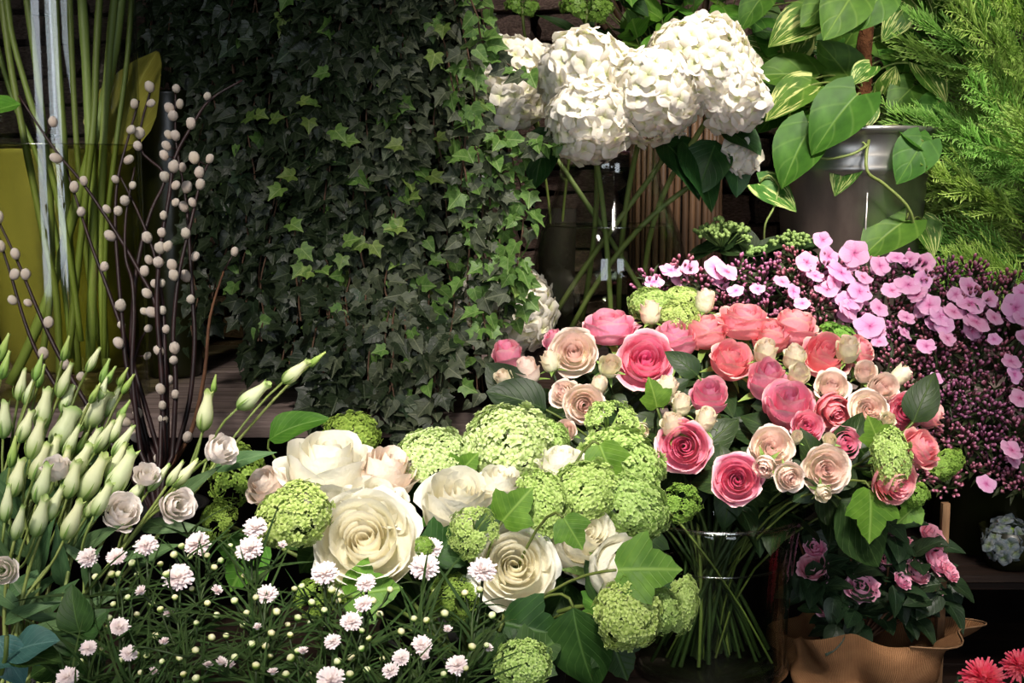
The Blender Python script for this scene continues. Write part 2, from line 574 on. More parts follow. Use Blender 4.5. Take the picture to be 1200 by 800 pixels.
M['wood_grey'] = rough_mat('weathered_wood', (84, 72, 68), (150, 132, 126), 5, 0.85, 0.15, 0.6, 0.004, (1, 14, 14), 0.12)
M['wood_dark'] = rough_mat('dark_wood', (20, 13, 10), (42, 28, 20), 5, 0.75, 0.2, 0.5, 0.004, (1, 12, 12), 0.15)
M['wood_tan'] = rough_mat('tan_wood', (104, 76, 52), (150, 116, 84), 5, 0.75, 0.2, 0.5, 0.004, (12, 12, 1), 0.12)
M['reed'] = rough_mat('reed_stick', (40, 27, 17), (86, 62, 40), 6, 0.6, 0.3, 0.4, 0.002, (14, 14, 1), 0.3)
M['floor'] = rough_mat('dark_floor', (26, 22, 20), (44, 38, 34), 4, 0.8, 0.2)
M['soil'] = rough_mat('potting_soil', (22, 15, 10), (52, 36, 26), 30, 0.95, 0.1, 0.9, 0.01)
M['moss'] = rough_mat('moss_pole', (60, 36, 22), (112, 72, 46), 40, 0.95, 0.1, 0.9, 0.012)
M['pot_black'] = rough_mat('black_bucket', (12, 12, 12), (22, 22, 22), 8, 0.5, 0.4, 0.05, 0.001)
M['pot_green'] = rough_mat('dark_green_glaze', (16, 18, 6), (34, 36, 12), 3, 0.3, 0.5, 0.05, 0.001)
M['pot_yellow'] = rough_mat('mustard_yellow_glaze', (112, 108, 50), (150, 144, 72), 6, 0.55, 0.35, 0.15, 0.002, (1, 1, .3))
M['plinth'] = rough_mat('dark_brown_plinth', (16, 13, 10), (28, 22, 16), 5, 0.8, 0.2, 0.3, 0.003, (10, 10, 1))
M['zinc'] = rough_mat('galvanised_zinc', (128, 126, 122), (192, 188, 182), 9, 0.33, 0.5, 0.12, 0.002, (1, 1, .35), 0.03, 0.85)
M['glass'] = glass_mat('clear_glass', (0.95, 0.96, 0.95, 1), 0.7, 0.05, 1.5, (0.55, 0.6, 0.57, 1))
M['glass_green'] = glass_mat('greenish_clear_glass', (0.86, 0.88, 0.86, 1), 0.9, 0.03, 1.5, (0.5, 0.56, 0.5, 1))
M['meniscus'] = glass_mat('water_edge', (0.8, 0.82, 0.78, 1), 1.0, 0.15, 2.2)
M['water'] = glass_mat('vase_water', (0.84, 0.86, 0.78, 1), 0.5, 0.02, 1.2)
M['water_green'] = glass_mat('greenish_vase_water', (0.86, 0.86, 0.66, 1), 0.4, 0.02, 1.2)
M['plaster'] = rough_mat('dark_plaster', (30, 25, 22), (46, 38, 34), 5, 0.9, 0.1)


def burlap_mat():
    k = NT('burlap_weave')
    c = k.n('ShaderNodeTexCoord')
    def wave(direction):
        w = k.n('ShaderNodeTexWave', wave_type='BANDS', bands_direction=direction)
        w.inputs['Scale'].default_value = 38
        w.inputs['Distortion'].default_value = 1.0
        w.inputs['Detail Scale'].default_value = 2
        k.l(c.outputs['UV'], w.inputs['Vector'])
        return w.outputs[1]
    h = k.math('ADD', wave('X'), wave('Y'))
    nz = k.noise(c.outputs['UV'], 7, 4)
    f = k.math('ADD', k.math('MULTIPLY', h, 0.3), k.math('MULTIPLY', nz, 0.5))
    col = k.ramp(f, [(0.2, (96, 64, 40)), (0.8, (178, 130, 90))])
    return k.finish(col, 0.95, 0.1, 0.08, h, 0.5, 0.002)


M['burlap'] = burlap_mat()
M['yellow_leaf'] = leaf_mat('yellowing_leaf', (124, 118, 48), (160, 152, 66), (180, 172, 92), 0.3)

# ------------------------------------------------------------------ templates


def petal_T(rt, zt, w, curl, lay, seed, ruffle=0.03, spiral=0.0, point=0.0, nu=8, nv=8, belly=1.22, r0=0.1):
    rr = random.Random(seed)
    ph = [rr.uniform(0, 6.28) for _ in range(4)]
    tilt = rr.uniform(-0.05, 0.05)

    def fn(i, j):
        u = i * 2 - 1
        v = j
        ve = v * (1 - 0.2 * abs(u) ** 2.6)
        t = ve
        q = 1 - t
        r = r0 * q ** 3 + (rt * belly + .02) * 3 * q * q * t + rt * 1.10 * 3 * q * t * t + rt * t ** 3
        z = 0.02 * zt * 3 * q * q * t + zt * .66 * 3 * q * t * t + zt * t ** 3
        c = smoothstep(.62, 1.0, ve)
        pull = 1 - point * abs(u) ** 1.5 * c
        r += curl * c * c * (0.8 + 0.5 * abs(u))
        z -= curl * c * c * (0.5 + 0.35 * abs(u))
        r *= 1 + spiral * u
        wid = w * (0.42 + 0.58 * smoothstep(0, .5, v)) * pull
        wob = ruffle * c * (math.sin(u * 4 + ph[0]) + .6 * math.sin(u * 9 + ph[1]))
        r += wob
        z += ruffle * .8 * c * math.sin(u * 5 + ph[2]) + tilt * u * v
        a = u * wid
        return (r * math.cos(a), r * math.sin(a), z), (lay, v)
    return T().grid(fn, nu, nv)


def rose_tpl(name, mat, kind, seed):
    """list of (mesh, spin) petals of a bloom of radius about 1, base at 0, opening to +z"""
    rr = random.Random(seed)
    if kind == 'full':      # open, with a spiral heart
        L = [(3, .13, .90, 2.0, .0, .32), (3, .25, .95, 1.6, .01, .24), (4, .39, .99, 1.25, .03, .14),
             (5, .55, .99, 1.0, .06, .05), (5, .71, .90, .9, .12, .02), (5, .84, .70, .84, .18, 0)]
    elif kind == 'cup':     # goblet, outer petals turned out at the lip
        L = [(3, .12, 1.18, 2.1, .0, .25), (3, .20, 1.22, 1.8, .0, .2), (4, .31, 1.25, 1.35, .015, .1), (4, .44, 1.24, 1.15, .04, .04),
             (5, .58, 1.14, .98, .09, 0), (4, .70, .94, .98, .18, 0)]
    elif kind == 'bud':     # closed bloom
        L = [(2, .12, 1.45, 2.3, .0, .25), (3, .21, 1.45, 1.8, .0, .18), (4, .33, 1.42, 1.35, .015, .08), (4, .46, 1.3, 1.15, .04, 0), (3, .56, 1.05, 1.1, .10, 0)]
    elif kind == 'old':     # quartered spray rose, many small petals
        L = [(4, .14, .70, 1.6, .0, .3), (6, .28, .74, 1.0, .02, .25), (7, .44, .80, .8, .03, .2), (7, .6, .84, .72, .06, .1), (6, .78, .78, .72, .1, 0), (5, .9, .55, .8, .16, 0)]
    elif kind == 'tight':   # small bud
        L = [(2, .16, 1.5, 2.3, .0, .2), (3, .34, 1.48, 1.6, .02, .1), (3, .5, 1.38, 1.35, .06, 0), (2, .56, 1.1, 1.1, .12, 0)]
    out = []
    n = len(L)
    a = rr.uniform(0, 6)
    pet_name = name + '_petal'
    for k, (cnt, rt, zt, w, curl, sp) in enumerate(L):
        lay = k / (n - 1)
        ms = [petal_T(rt * rr.uniform(.90, 1.08), zt * rr.uniform(.95, 1.04), w * rr.uniform(.9, 1.12), curl * rr.uniform(.7, 1.4), lay, seed * 31 + k * 7 + q,
                      ruffle=.004 + .02 * lay, spiral=sp, point=.22 * lay, r0=.06 + .05 * lay).mesh(pet_name, mat) for q in range(3)]
        a += 0.7
        for c in range(cnt):
            out.append((ms[c % 3], a + 2 * PI * c / cnt + rr.uniform(-.2, .2), rr.uniform(-.07, .07)))
    return out


ROSE = {}
for nm, mt, kinds in (('pink', 'rose_pink', ('full', 'cup', 'bud')), ('salmon', 'rose_salmon', ('full', 'cup', 'bud')),
                      ('cream', 'rose_cream', ('full', 'cup', 'old', 'bud')), ('rosebud', 'rose_bud_cream', ('tight', 'bud')),
                      ('white', 'rose_white', ('full', 'cup')), ('blush', 'rose_blush', ('full', 'cup'))):
    for kd in kinds:
        ROSE[nm, kd] = [rose_tpl(nm, M[mt], kd, hash_seed) for hash_seed in (len(ROSE) * 5 + 11, len(ROSE) * 5 + 12)]


def leaf_grid(width, nu=4, nv=8, fold=.15, bend=.2, wave=0.0, seed=0, cord=0.0):
    rr = random.Random(seed)
    ph = rr.uniform(0, 6)

    def fn(i, j):
        u = i * 2 - 1
        w = width(j)
        x = u * w
        y = j - cord * abs(u) * (1 - j) ** 3
        z = -fold * abs(x) * -1 - bend * j * j + wave * math.sin(j * 9 + ph + u * 1.5) * abs(u)
        return (x, y, z), (i, j)
    return T().grid(fn, nu, nv)


def lobed(half, fold=.2, bend=.15, seed=0, cup=0.0):
    """a lobed leaf as a fan round a point on the midrib"""
    t = T()
    c = (0, .32, 0.0)
    pts = [(x, y) for x, y in half] + [(-x, y) for x, y in reversed(half[1:-1])]

    def z(x, y):
        return fold * abs(x) - bend * max(0, y - .2) ** 1.6 - cup * x * x
    t.v.append((0, .32, z(0, .32))); t.uv.append((.5, .32))
    n = len(pts)
    for x, y in pts:
        mx, my = x * .5, .32 + (y - .32) * .5
        t.v.append((mx, my, z(mx, my) + .02 * (1 if abs(x) > .3 else 0))); t.uv.append((.5 + mx * .8, my))
    for x, y in pts:
        t.v.append((x, y, z(x, y))); t.uv.append((.5 + x * .8, y))
    for k in range(n):
        m = (k + 1) % n
        t.f.append((0, 1 + m, 1 + k))
        t.f.append((1 + k, 1 + m, 1 + n + m, 1 + n + k))
    return t


IVY_HALF = [(0, .04), (.16, -.10), (.36, -.12), (.50, .0), (.40, .18), (.48, .36), (.60, .52), (.36, .54), (.22, .66), (.12, .84), (0, 1.05)]
IVY2_HALF = [(0, .05), (.2, -.06), (.4, .02), (.42, .2), (.36, .4), (.26, .6), (.14, .8), (0, 1.0)]
MAPLE_HALF = [(0, .03), (.16, -.02), (.32, .04), (.42, .14), (.47, .27), (.56, .40), (.60, .55), (.50, .56), (.42, .60), (.32, .60),
              (.31, .70), (.25, .78), (.20, .88), (.10, .94), (0, 1.05)]
LEAF = {}
for q in range(3):
    LEAF['ivy', q] = lobed(IVY_HALF, .18 + .1 * q, .1 + .12 * q, q) if q < 2 else lobed(IVY2_HALF, .25, .2, q)
    LEAF['maple', q] = lobed(MAPLE_HALF, .12 + .1 * q, .15 + .1 * q, q)
    LEAF['ovate', q] = leaf_grid(lambda v: .34 * math.sin(PI * min(1, v ** .72)) ** .8 + .004, 4, 8, .25, .2 + .15 * q, .02, q)
    LEAF['heart', q] = leaf_grid(lambda v: .44 * (math.sin(PI * min(1, .16 + .84 * v ** .8)) ** .85 if v < 1 else 0) + .003, 6, 9, .22, .22 + .12 * q, .015, q, .22)
    LEAF['lance', q] = leaf_grid(lambda v: .13 * math.sin(PI * min(1, v ** .7)) + .004, 2, 7, .3, .25 + .2 * q, .01, q)
    LEAF['grass', q] = leaf_grid(lambda v: .036 * (1 - v) ** .6 + .003, 2, 8, .4, .3 + .45 * q, 0, q)
    LEAF['big', q] = leaf_grid(lambda v: .40 * math.sin(PI * min(1, v ** .8)) ** .75 + .004, 6, 9, .2, .25 + .15 * q, .03, q)
LEAFM = {}


def leaf_mesh(shape, q, mat):
    key = (shape, q, mat)
    if key not in LEAFM:
        LEAFM[key] = LEAF[shape, q].mesh('leaf', M[mat])
    return LEAFM[key]


def add_leaf(parent, shape, mat, tip, nrm, loc, size, rr, name='leaf'):
    return part(name, leaf_mesh(shape, rr.randrange(3), mat), parent, basis(tip, nrm, loc, size))


# calyx with five sepals under a rose
def calyx_T(spread):
    t = T()
    t.ball((0, 0, -.06), .17, 8, 5, 1.0)
    for k in range(5):
        a = 2 * PI * k / 5
        tip = Vector((math.cos(a) * spread, math.sin(a) * spread, .55 - spread * .6))
        t.add(LEAF['lance', 1], basis(tip, Vector((-math.cos(a) * .5, -math.sin(a) * .5, .8)), Vector((math.cos(a) * .08, math.sin(a) * .08, 0)), (1.0, .75, 1)))
    return t


CALYX = {s: calyx_T(s).mesh('calyx', M['calyx']) for s in (.45, .9)}


# four-petalled hydrangea floret
def floret_T(seed, n=4, cup=.25, wide=.62, nn=3):
    rr = random.Random(seed)
    t = T()
    for k in range(n):
        a0 = 2 * PI * k / n + rr.uniform(-.12, .12)
        lift = rr.uniform(-.08, .18)
        l = rr.uniform(.9, 1.1)
        tw = rr.uniform(-.25, .25)

        def fn(i, j, a0=a0, lift=lift, l=l, tw=tw):
            u = i * 2 - 1
            y = l * (.04 + .96 * j * (1 - .16 * u * u * j))
            x = u * wide * (.12 + .88 * math.sin(PI * min(.82, .08 + .74 * j)))
            z = cup * j * (1 - .75 * j) * 1.6 + lift * j + tw * x - .12 * u * u + .05 * math.sin(u * 5 + j * 4)
            return (x * math.cos(a0) - y * math.sin(a0), x * math.sin(a0) + y * math.cos(a0), z), (0.5, j)
        t.grid(fn, nn, nn)
    return t


FLORET = [floret_T(k).mesh('floret', M['hydrangea']) for k in range(4)]
BLUE_FLORET = [floret_T(k + 20).mesh('floret', M['blue_hyd']) for k in range(2)]


def tiny_floret_T(seed):
    rr = random.Random(seed)
    t = T()
    for k in range(5):
        a = 2 * PI * k / 5 + rr.uniform(-.1, .1)
        c, s = math.cos(a), math.sin(a)
        b = len(t.v)
        for x, y, z, v in ((0, .05, 0, 0), (-.34, .6, .18, .7), (0, 1.0, .1, 1), (.34, .6, .18, .7)):
            t.v.append((x * c - y * s, x * s + y * c, z)); t.uv.append((.5, v))
        t.f.append((b, b + 3, b + 2, b + 1))
    return t


TINY = [tiny_floret_T(k) for k in range(3)]


def vib_head_T(seed, n, fl, loose, flat=.82, low=-.45):
    """a guelder-rose head: a ball of tiny five-petalled florets on branchlets"""
    rr = random.Random(seed)
    t = T()
    nb = 9
    cl = []
    for k in range(nb):
        z = 1 - (k + .5) / nb * (1 - low)
        a = k * 2.4 + rr.uniform(-.2, .2)
        q = math.sqrt(max(0, 1 - z * z))
        cl.append(Vector((q * math.cos(a), q * math.sin(a), z)))
    for c in cl:
        t.tube([Vector((0, 0, -.7)), c * .35 + Vector((0, 0, -.15)), c * (.82 if loose else .6)], [.045, .035, .02], 4, False)
    k = 0
    while k < n:
        z = rr.uniform(low, 1)
        a = rr.uniform(0, 2 * PI)
        q = math.sqrt(1 - z * z)
        d = Vector((q * math.cos(a), q * math.sin(a), z))
        near = min((d - c).length for c in cl)
        if loose and near > .42 + rr.uniform(-.1, .12):
            continue
        k += 1
        rad = 1 - .5 * near ** 2 + rr.uniform(-.14, .08) - (.10 if loose else 0)
        p = Vector((d.x * rad, d.y * rad, d.z * rad * flat))
        nr = (d + rvec(rr, .45)).normalized()
        t.add(TINY[rr.randrange(3)], axis_mat(nr, p, fl * rr.uniform(.8, 1.15), rr.uniform(0, 6)))
        if loose and rr.random() < .4:
            t.tube([p * .7, p], [.016, .012], 3, False)
    return t


VHEAD = {('dense', q): vib_head_T(40 + q, 560, .155, False, (.86, .76)[q]) for q in range(2)}
VHEAD.update({('loose', q): vib_head_T(50 + q, 330, .12, True, .82) for q in range(2)})
VHEADM = {}


def vhead_mesh(kind, q, mat):
    key = (kind, q, mat)
    if key not in VHEADM:
        VHEADM[key] = VHEAD[kind, q].mesh('flower_head', M[mat])
    return VHEADM[key]


# lisianthus bud: three petals wrapped in a spiral, closing to a ragged tip
LPROF = [(.05, 0), (.42, .04), (.74, .12), (.96, .25), (1.0, .36), (.90, .50), (.70, .64), (.52, .77), (.40, .88), (.36, .95), (.34, 1.0)]


def lis_bud_T(seed, fat, open_tip):
    rr = random.Random(seed)
    m = len(LPROF)
    tw = rr.uniform(2.0, 3.0)
    n = 24

    def fac(a, k):
        w = ((3 * (a + tw * k) / (2 * PI)) % 1.0)
        return 1 + (.03 + .16 * k) * (w - .5) * (1 if k > .05 else 0)
    t = T()
    t.lathe([((r + (open_tip * .5 * smoothstep(.8, 1, z) + open_tip * .12 * smoothstep(.4, .8, z))) * fat, z) for r, z in LPROF], n, fac)
    for i in range(n):
        w = ((3 * (2 * PI * i / n + tw) / (2 * PI)) % 1.0)
        idx = (m - 1) * n + i
        x, y, z = t.v[idx]
        t.v[idx] = (x, y, z + .10 * (math.sin(w * PI) - .5) + rr.uniform(-.02, .02))
    return t


LISB = [lis_bud_T(1, .16, .1).mesh('bud', M['lis_bud']), lis_bud_T(2, .195, .4).mesh('bud', M['lis_bud']),
        lis_bud_T(3, .26, 1.0).mesh('bud', M['lis_bud']), lis_bud_T(4, .15, .0).mesh('bud', M['lis_bud_green'])]


def lis_calyx_T():
    t = T()
    for k in range(5):
        a = 2 * PI * k / 5

        def fn(i, j, a=a):
            z = j * .5
            q = 0
            while q < len(LPROF) - 2 and LPROF[q + 1][1] < z:
                q += 1
            f = (z - LPROF[q][1]) / (LPROF[q + 1][1] - LPROF[q][1])
            r = (LPROF[q][0] + (LPROF[q + 1][0] - LPROF[q][0]) * f) * .19 * 1.10 + .012 + .03 * j
            aa = a + (i - .5) * .42 * (1 - j) + .0
            return (r * math.cos(aa), r * math.sin(aa), z), (i, j)
        t.grid(fn, 2, 6)
    t.ball((0, 0, 0), .035, 6, 4)
    return t


LISC = lis_calyx_T().mesh('calyx', M['calyx'])


def lis_open_tpl(seed):
    out = []
    L = [(3, .26, 1.3, 1.4, .02, .15), (3, .44, 1.3, 1.2, .06, .04), (3, .60, 1.2, 1.1, .13, 0), (2, .68, .95, 1.0, .22, 0)]
    a = 0
    for k, (cnt, rt, zt, w, curl, sp) in enumerate(L):
        me = petal_T(rt, zt, w, curl, k / 3, seed + k, .04, sp, .1).mesh('petal', M['lis_open'])
        a += .6
        for c in range(cnt):
            out.append((me, a + 2 * PI * c / cnt, 0))
    return out


LISO = [lis_open_tpl(3), lis_open_tpl(9)]


# button chrysanthemum
def mum_T(seed, whorls, w=.15):
    rr = random.Random(seed)
    t = T()
    nw = len(whorls)
    for k, (n, el, l) in enumerate(whorls):
        for i in range(n):
            a = 2 * PI * (i + .5 * (k % 2)) / n + rr.uniform(-.1, .1)
            e = math.radians(el + rr.uniform(-9, 9))
            ln = l * rr.uniform(.85, 1.1)
            d = Vector((math.cos(a) * math.cos(e), math.sin(a) * math.cos(e), math.sin(e)))
            sd = Vector((-math.sin(a), math.cos(a), 0))
            up = sd.cross(d)
            b = len(t.v)
            for j, (f, wd, cz) in enumerate(((.1, .5, 0), (.6, 1, .06), (1, .45, .14))):
                for sgn in (-1, 1):
                    p = d * (f * ln) + sd * (sgn * wd * w) - up * (cz * -ln) + Vector((0, 0, .12))
                    t.v.append(tuple(p)); t.uv.append((1 - k / nw, f))
            t.f.append((b, b + 1, b + 3, b + 2)); t.f.append((b + 2, b + 3, b + 5, b + 4))
    t.ball((0, 0, .1), .32, 8, 4, .8)
    return t


MUM = [mum_T(k, [(20, 4, 1), (20, 18, .98), (18, 34, .92), (14, 50, .82), (9, 68, .68)]).mesh('flower', M['mum_white']) for k in range(2)]
MUM.append(mum_T(5, [(12, 40, .9), (12, 55, .9), (9, 70, .8), (6, 82, .75)]).mesh('flower', M['mum_white']))
RMUM = mum_T(8, [(22, -8, 1), (22, 8, 1), (20, 24, .95), (18, 42, .85), (14, 60, .7)], .09).mesh('petals', M['mum_red'])


def mum_bud_T():
    t = T()
    t.lathe([(.05, -.9), (.45, -.75), (.75, -.4), (.9, 0), (.92, .25), (.8, .55), (.5, .8), (.12, .9), (.001, .84)], 10, lambda a, k: 1 + .05 * math.cos(5 * a) * (1 if k > .4 else 0))
    return t


MUMB = mum_bud_T().mesh('bud', M['mum_bud'])


def calyx_cup_T():
    return T().lathe([(.06, -.25), (.22, -.18), (.36, 0), (.40, .12)], 10, lambda a, k: 1 + .1 * math.cos(10 * a))


MUMC = calyx_cup_T().mesh('calyx', M['calyx'])


# phlox flower, bud
def phlox_T(seed):
    t = floret_T(seed, 5, .05, .60, 3)
    t.tube([Vector((0, 0, 0)), Vector((0, 0, -.9))], [.10, .06], 5, False)
    return t


PHLOX = [phlox_T(60 + k).mesh('flower', M['phlox']) for k in range(3)]


def phlox_bud_T():
    return T().lathe([(.02, 0), (.10, .12), (.12, .4), (.18, .62), (.2, .78), (.12, .95), (.01, 1.02)], 5)


PBUD = phlox_bud_T()


# azalea: two ruffled whorls
def azalea_T(seed, openness):
    t = T()
    for k, (n, rt, zt, w, curl) in enumerate(((3, .14, .8, 1.2, .03), (4, .35 + .2 * openness, .8, .9, .06), (5, .6 + .3 * openness, .75, .75, .14), (5, .75 + .3 * openness, .5, .7, .2))):
        for c in range(n):
            pt = petal_T(rt, zt, w, curl, k / 2, seed + k * 9 + c, .09, .03, .15, 5, 5)
            t.add(pt, Matrix.Rotation(2 * PI * c / n + k * .5, 4, 'Z'))
    return t


AZ = [azalea_T(3, 1.0).mesh('flower', M['azalea']), azalea_T(8, .5).mesh('flower', M['azalea']), azalea_T(15, .15).mesh('flower', M['azalea'])]


def catkin_T():
    t = T()
    t.lathe([(.001, -.9), (.45, -.82), (.8, -.5), (1, -.05), (.95, .4), (.68, .8), (.3, 1.0), (.001, 1.06)], 10)
    t.v = [tuple(Vector(v) * (1 + .13 * noise.noise(Vector(v) * 3.5))) for v in t.v]
    return t


CATKIN = catkin_T().mesh('catkin', M['catkin'])


# feathery cypress spray
def spray_T(seed):
    rr = random.Random(seed)
    t = T()
    def axis_pt(s):
        return Vector((.05 * math.sin(s * 3 + seed), s, -.16 * s * s))
    t.tube([axis_pt(k / 6) for k in range(7)], [.012 - .0016 * k for k in range(7)], 4, False)
    for k in range(30):
        s = .08 + .9 * k / 30
        side = 1 if k % 2 else -1
        ln = (.44 * (1 - s) ** .8 + .10) * rr.uniform(.75, 1.15)
        ang = math.radians(rr.uniform(28, 44))
        up = rr.uniform(-.3, .3)
        d = Vector((side * math.sin(ang), math.cos(ang), up)).normalized()
        p0 = axis_pt(s)
        pts = [p0 + d * (ln * f) + Vector((0, .05 * f * f * ln, -.12 * f * f * ln)) for f in (0, .5, 1)]
        t.tube(pts, [.006, .005, .003], 3, False)
        m = int(7 + ln * 26)
        for q in range(m):
            f = (q + .5) / m
            pp = pts[0].lerp(pts[1], f * 2) if f < .5 else pts[1].lerp(pts[2], f * 2 - 1)
            sd2 = 1 if q % 2 else -1
            a2 = math.radians(rr.uniform(22, 40))
            l2 = (.10 * (1 - f) + .045) * rr.uniform(.7, 1.2)
            perp = Vector((d.y, -d.x, rr.uniform(-.5, .5))) * sd2
            d2 = (d * math.cos(a2) + perp * math.sin(a2)).normalized()
            wv = d2.cross(Vector((0, 0, 1))).normalized() * .0055
            e = pp + d2 * l2
            b = len(t.v)
            md = pp.lerp(e, .55)
            for p_, v_ in ((pp, .2), (md - wv, .6), (e, 1), (md + wv, .6)):
                t.v.append(tuple(p_)); t.uv.append((.5, v_))
            t.f.append((b, b + 1, b + 2, b + 3))
            b = len(t.v)
            wz = Vector((0, 0, .0055))
            for p_, v_ in ((pp, .2), (md - wz, .6), (e, 1), (md + wz, .6)):
                t.v.append(tuple(p_)); t.uv.append((.5, v_))
            t.f.append((b, b + 1, b + 2, b + 3))
    return t


SPRAY = [spray_T(k).mesh('foliage_spray', M['conifer']) for k in range(4)]


# wall stones
def stone_T(seed):
    t = T()
    n = 3
    def face(o, a, b):
        def fn(i, j):
            p = Vector(o) + Vector(a) * i + Vector(b) * j
            q = p.copy()
            L = max(abs(q.x), abs(q.y), abs(q.z))
            sph = q.normalized() * L * 1.12
            p = q.lerp(sph, .28)
            nz = noise.noise_vector(p * 1.1 + Vector((seed * 3.7, seed, 0)))
            p = p + nz * .22
            return p, (i, j)
        t.grid(fn, n, n)
    face((-1, -1, -1), (2, 0, 0), (0, 0, 2))
    face((1, -1, -1), (0, 2, 0), (0, 0, 2))
    face((-1, 1, -1), (0, -2, 0), (0, 0, 2))
    face((-1, -1, 1), (2, 0, 0), (0, 2, 0))
    face((-1, 1, -1), (2, 0, 0), (0, -2, 0))
    return t


STONE = [stone_T(k + 1).mesh('stone', M['stone'], False) for k in range(6)]

# ------------------------------------------------------------------ the room
def slab(name, c, sx, sy, sz, mat):
    return structure(name, T().box(c, sx, sy, sz).mesh(name, M[mat], False))


slab('floor', (0, 0.6, -.025), 4.2, 7.0, .05, 'floor')
slab('ceiling', (0, 0.6, 3.03), 4.2, 7.0, .05, 'plaster')
wall_back = slab('wall_back', (0, 2.72, 1.5), 4.2, .10, 3.0, 'mortar')
slab('wall_left', (-2.05, 0.6, 1.5), .10, 7.0, 3.0, 'plaster')
slab('wall_right', (2.05, 0.6, 1.5), .10, 7.0, 3.0, 'plaster')
rs = random.Random(4)
z = 1.06
while z < 1.86:
    h = rs.uniform(.042, .068)
    x = -1.12 + rs.uniform(-.05, 0)
    while x < 1.12:
        w = rs.uniform(.07, .19)
        me = STONE[rs.randrange(6)]
        part('stone', me, wall_back, Matrix.Translation((x + w / 2, 2.65 + rs.uniform(-.025, .02), z + h / 2)) @ Matrix.Rotation(rs.uniform(-.08, .08), 4, 'Y') @
             Matrix.Diagonal((w * .5 * .93, .075, h * .5 * .92, 1)))
        x += w
    z += h

# ------------------------------------------------------------------ furniture
SHELF_Z = 1.10
sh = thing('display_shelf', 'weathered grey wooden shelf under the tall vase and the ivy', 'shelf', (0, 2.1, 0))
for k, yy in enumerate((1.93, 2.13, 2.33, 2.52)):
    part('plank', T().box((0, 0, 0), 2.5, .19, .036).mesh('plank', M['wood_grey'], False), sh, Matrix.Translation((rs.uniform(-.02, .02), yy, SHELF_Z - .018 - .002 * (k % 2))))
leg_me = T().box((0, 0, 0), .07, .07, SHELF_Z - .04).mesh('leg', M['wood_dark'], False)
for lx in (-1.15, 1.15):
    for ly in (1.95, 2.5):
        part('leg', leg_me, sh, Matrix.Translation((lx, ly, (SHELF_Z - .04) / 2)))

TAB_Z = .866
tb = thing('display_table', 'dark wooden table under the cut flowers in front', 'table', (-.3, 1.2, 0))
for k in range(5):
    part('plank', T().box((0, 0, 0), 1.25, .185, .035).mesh('plank', M['wood_dark'], False), tb, Matrix.Translation((-.33, .82 + .19 * k, TAB_Z - .0175)))
leg_me = T().box((0, 0, 0), .06, .06, TAB_Z - .035).mesh('leg', M['wood_dark'], False)
for lx in (-.9, .24):
    for ly in (.78, 1.62):
        part('leg', leg_me, tb, Matrix.Translation((lx, ly, (TAB_Z - .035) / 2)))


def crate(name, label, x0, x1, y0, y1, z0, z1, mat, nslat=4, posts=True):
    r = thing(name, label, 'crate', ((x0 + x1) / 2, (y0 + y1) / 2, z0))
    hs = (z1 - z0) / nslat
    for k in range(nslat):
        zc = z0 + hs * (k + .5)
        for yy in (y0, y1):
            part('slat', T().box((0, 0, 0), x1 - x0, .014, hs * .8).mesh('slat', M[mat], False), r, Matrix.Translation(((x0 + x1) / 2, yy, zc)))
        for xx in (x0, x1):
            part('slat', T().box((0, 0, 0), .014, y1 - y0, hs * .8).mesh('slat', M[mat], False), r, Matrix.Translation((xx, (y0 + y1) / 2, zc)))
    part('top_board', T().box((0, 0, 0), x1 - x0 - .02, y1 - y0 - .02, .015).mesh('top_board', M[mat], False), r, Matrix.Translation(((x0 + x1) / 2, (y0 + y1) / 2, z1 - hs * .1 - .0075)))
    return r


c0 = P(1000, 800, 1.62)
CR_Z = .775
crate('wooden_crate', 'dark wooden crate under the azalea in burlap', .31, .515, 1.36, 1.72, 0, CR_Z, 'wood_dark', 5)
# open box to the right of it: a post and a rail can be seen
q0 = P(1103, 700, 1.6)
fr = thing('slatted_stand', 'dark slatted wooden stand behind the burlap pot', 'stand', (q0.x + .25, q0.y + .15, 0))
top_z = P(1103, 585, 1.6).z
post_me = T().box((0, 0, 0), .009, .009, top_z).mesh('post', M['wood_tan'], False)
post_dark = T().box((0, 0, 0), .022, .022, top_z).mesh('post', M['wood_dark'], False)
for k, (xx, yy) in enumerate(((q0.x, q0.y), (q0.x, q0.y + .34), (q0.x + .5, q0.y), (q0.x + .5, q0.y + .34))):
    part('post', post_me if k == 0 else post_dark, fr, Matrix.Translation((xx, yy, top_z / 2)))
rail_z = P(1150, 676, 1.6).z
part('rail', T().box((0, 0, 0), .5, .008, .008).mesh('rail', M['wood_dark'], False), fr, Matrix.Translation((q0.x + .25, q0.y, rail_z)))
part('rail', T().box((0, 0, 0), .5, .014, .014).mesh('rail', M['wood_dark'], False), fr, Matrix.Translation((q0.x + .25, q0.y, rail_z - .18)))
for k in range(4):
    part('slat', T().box((0, 0, 0), .5, .075, .008).mesh('slat', M['wood_dark'], False), fr, Matrix.Translation((q0.x + .25, q0.y + .05 + .085 * k, rail_z - .015)))
for k in range(2):
    part('slat', T().box((0, 0, 0), .5, .16, .014).mesh('slat', M['wood_dark'], False), fr, Matrix.Translation((q0.x + .25, q0.y + .09 + .17 * k, rail_z - .19)))
STAND_Z = rail_z - .008

# ------------------------------------------------------------------ vessels


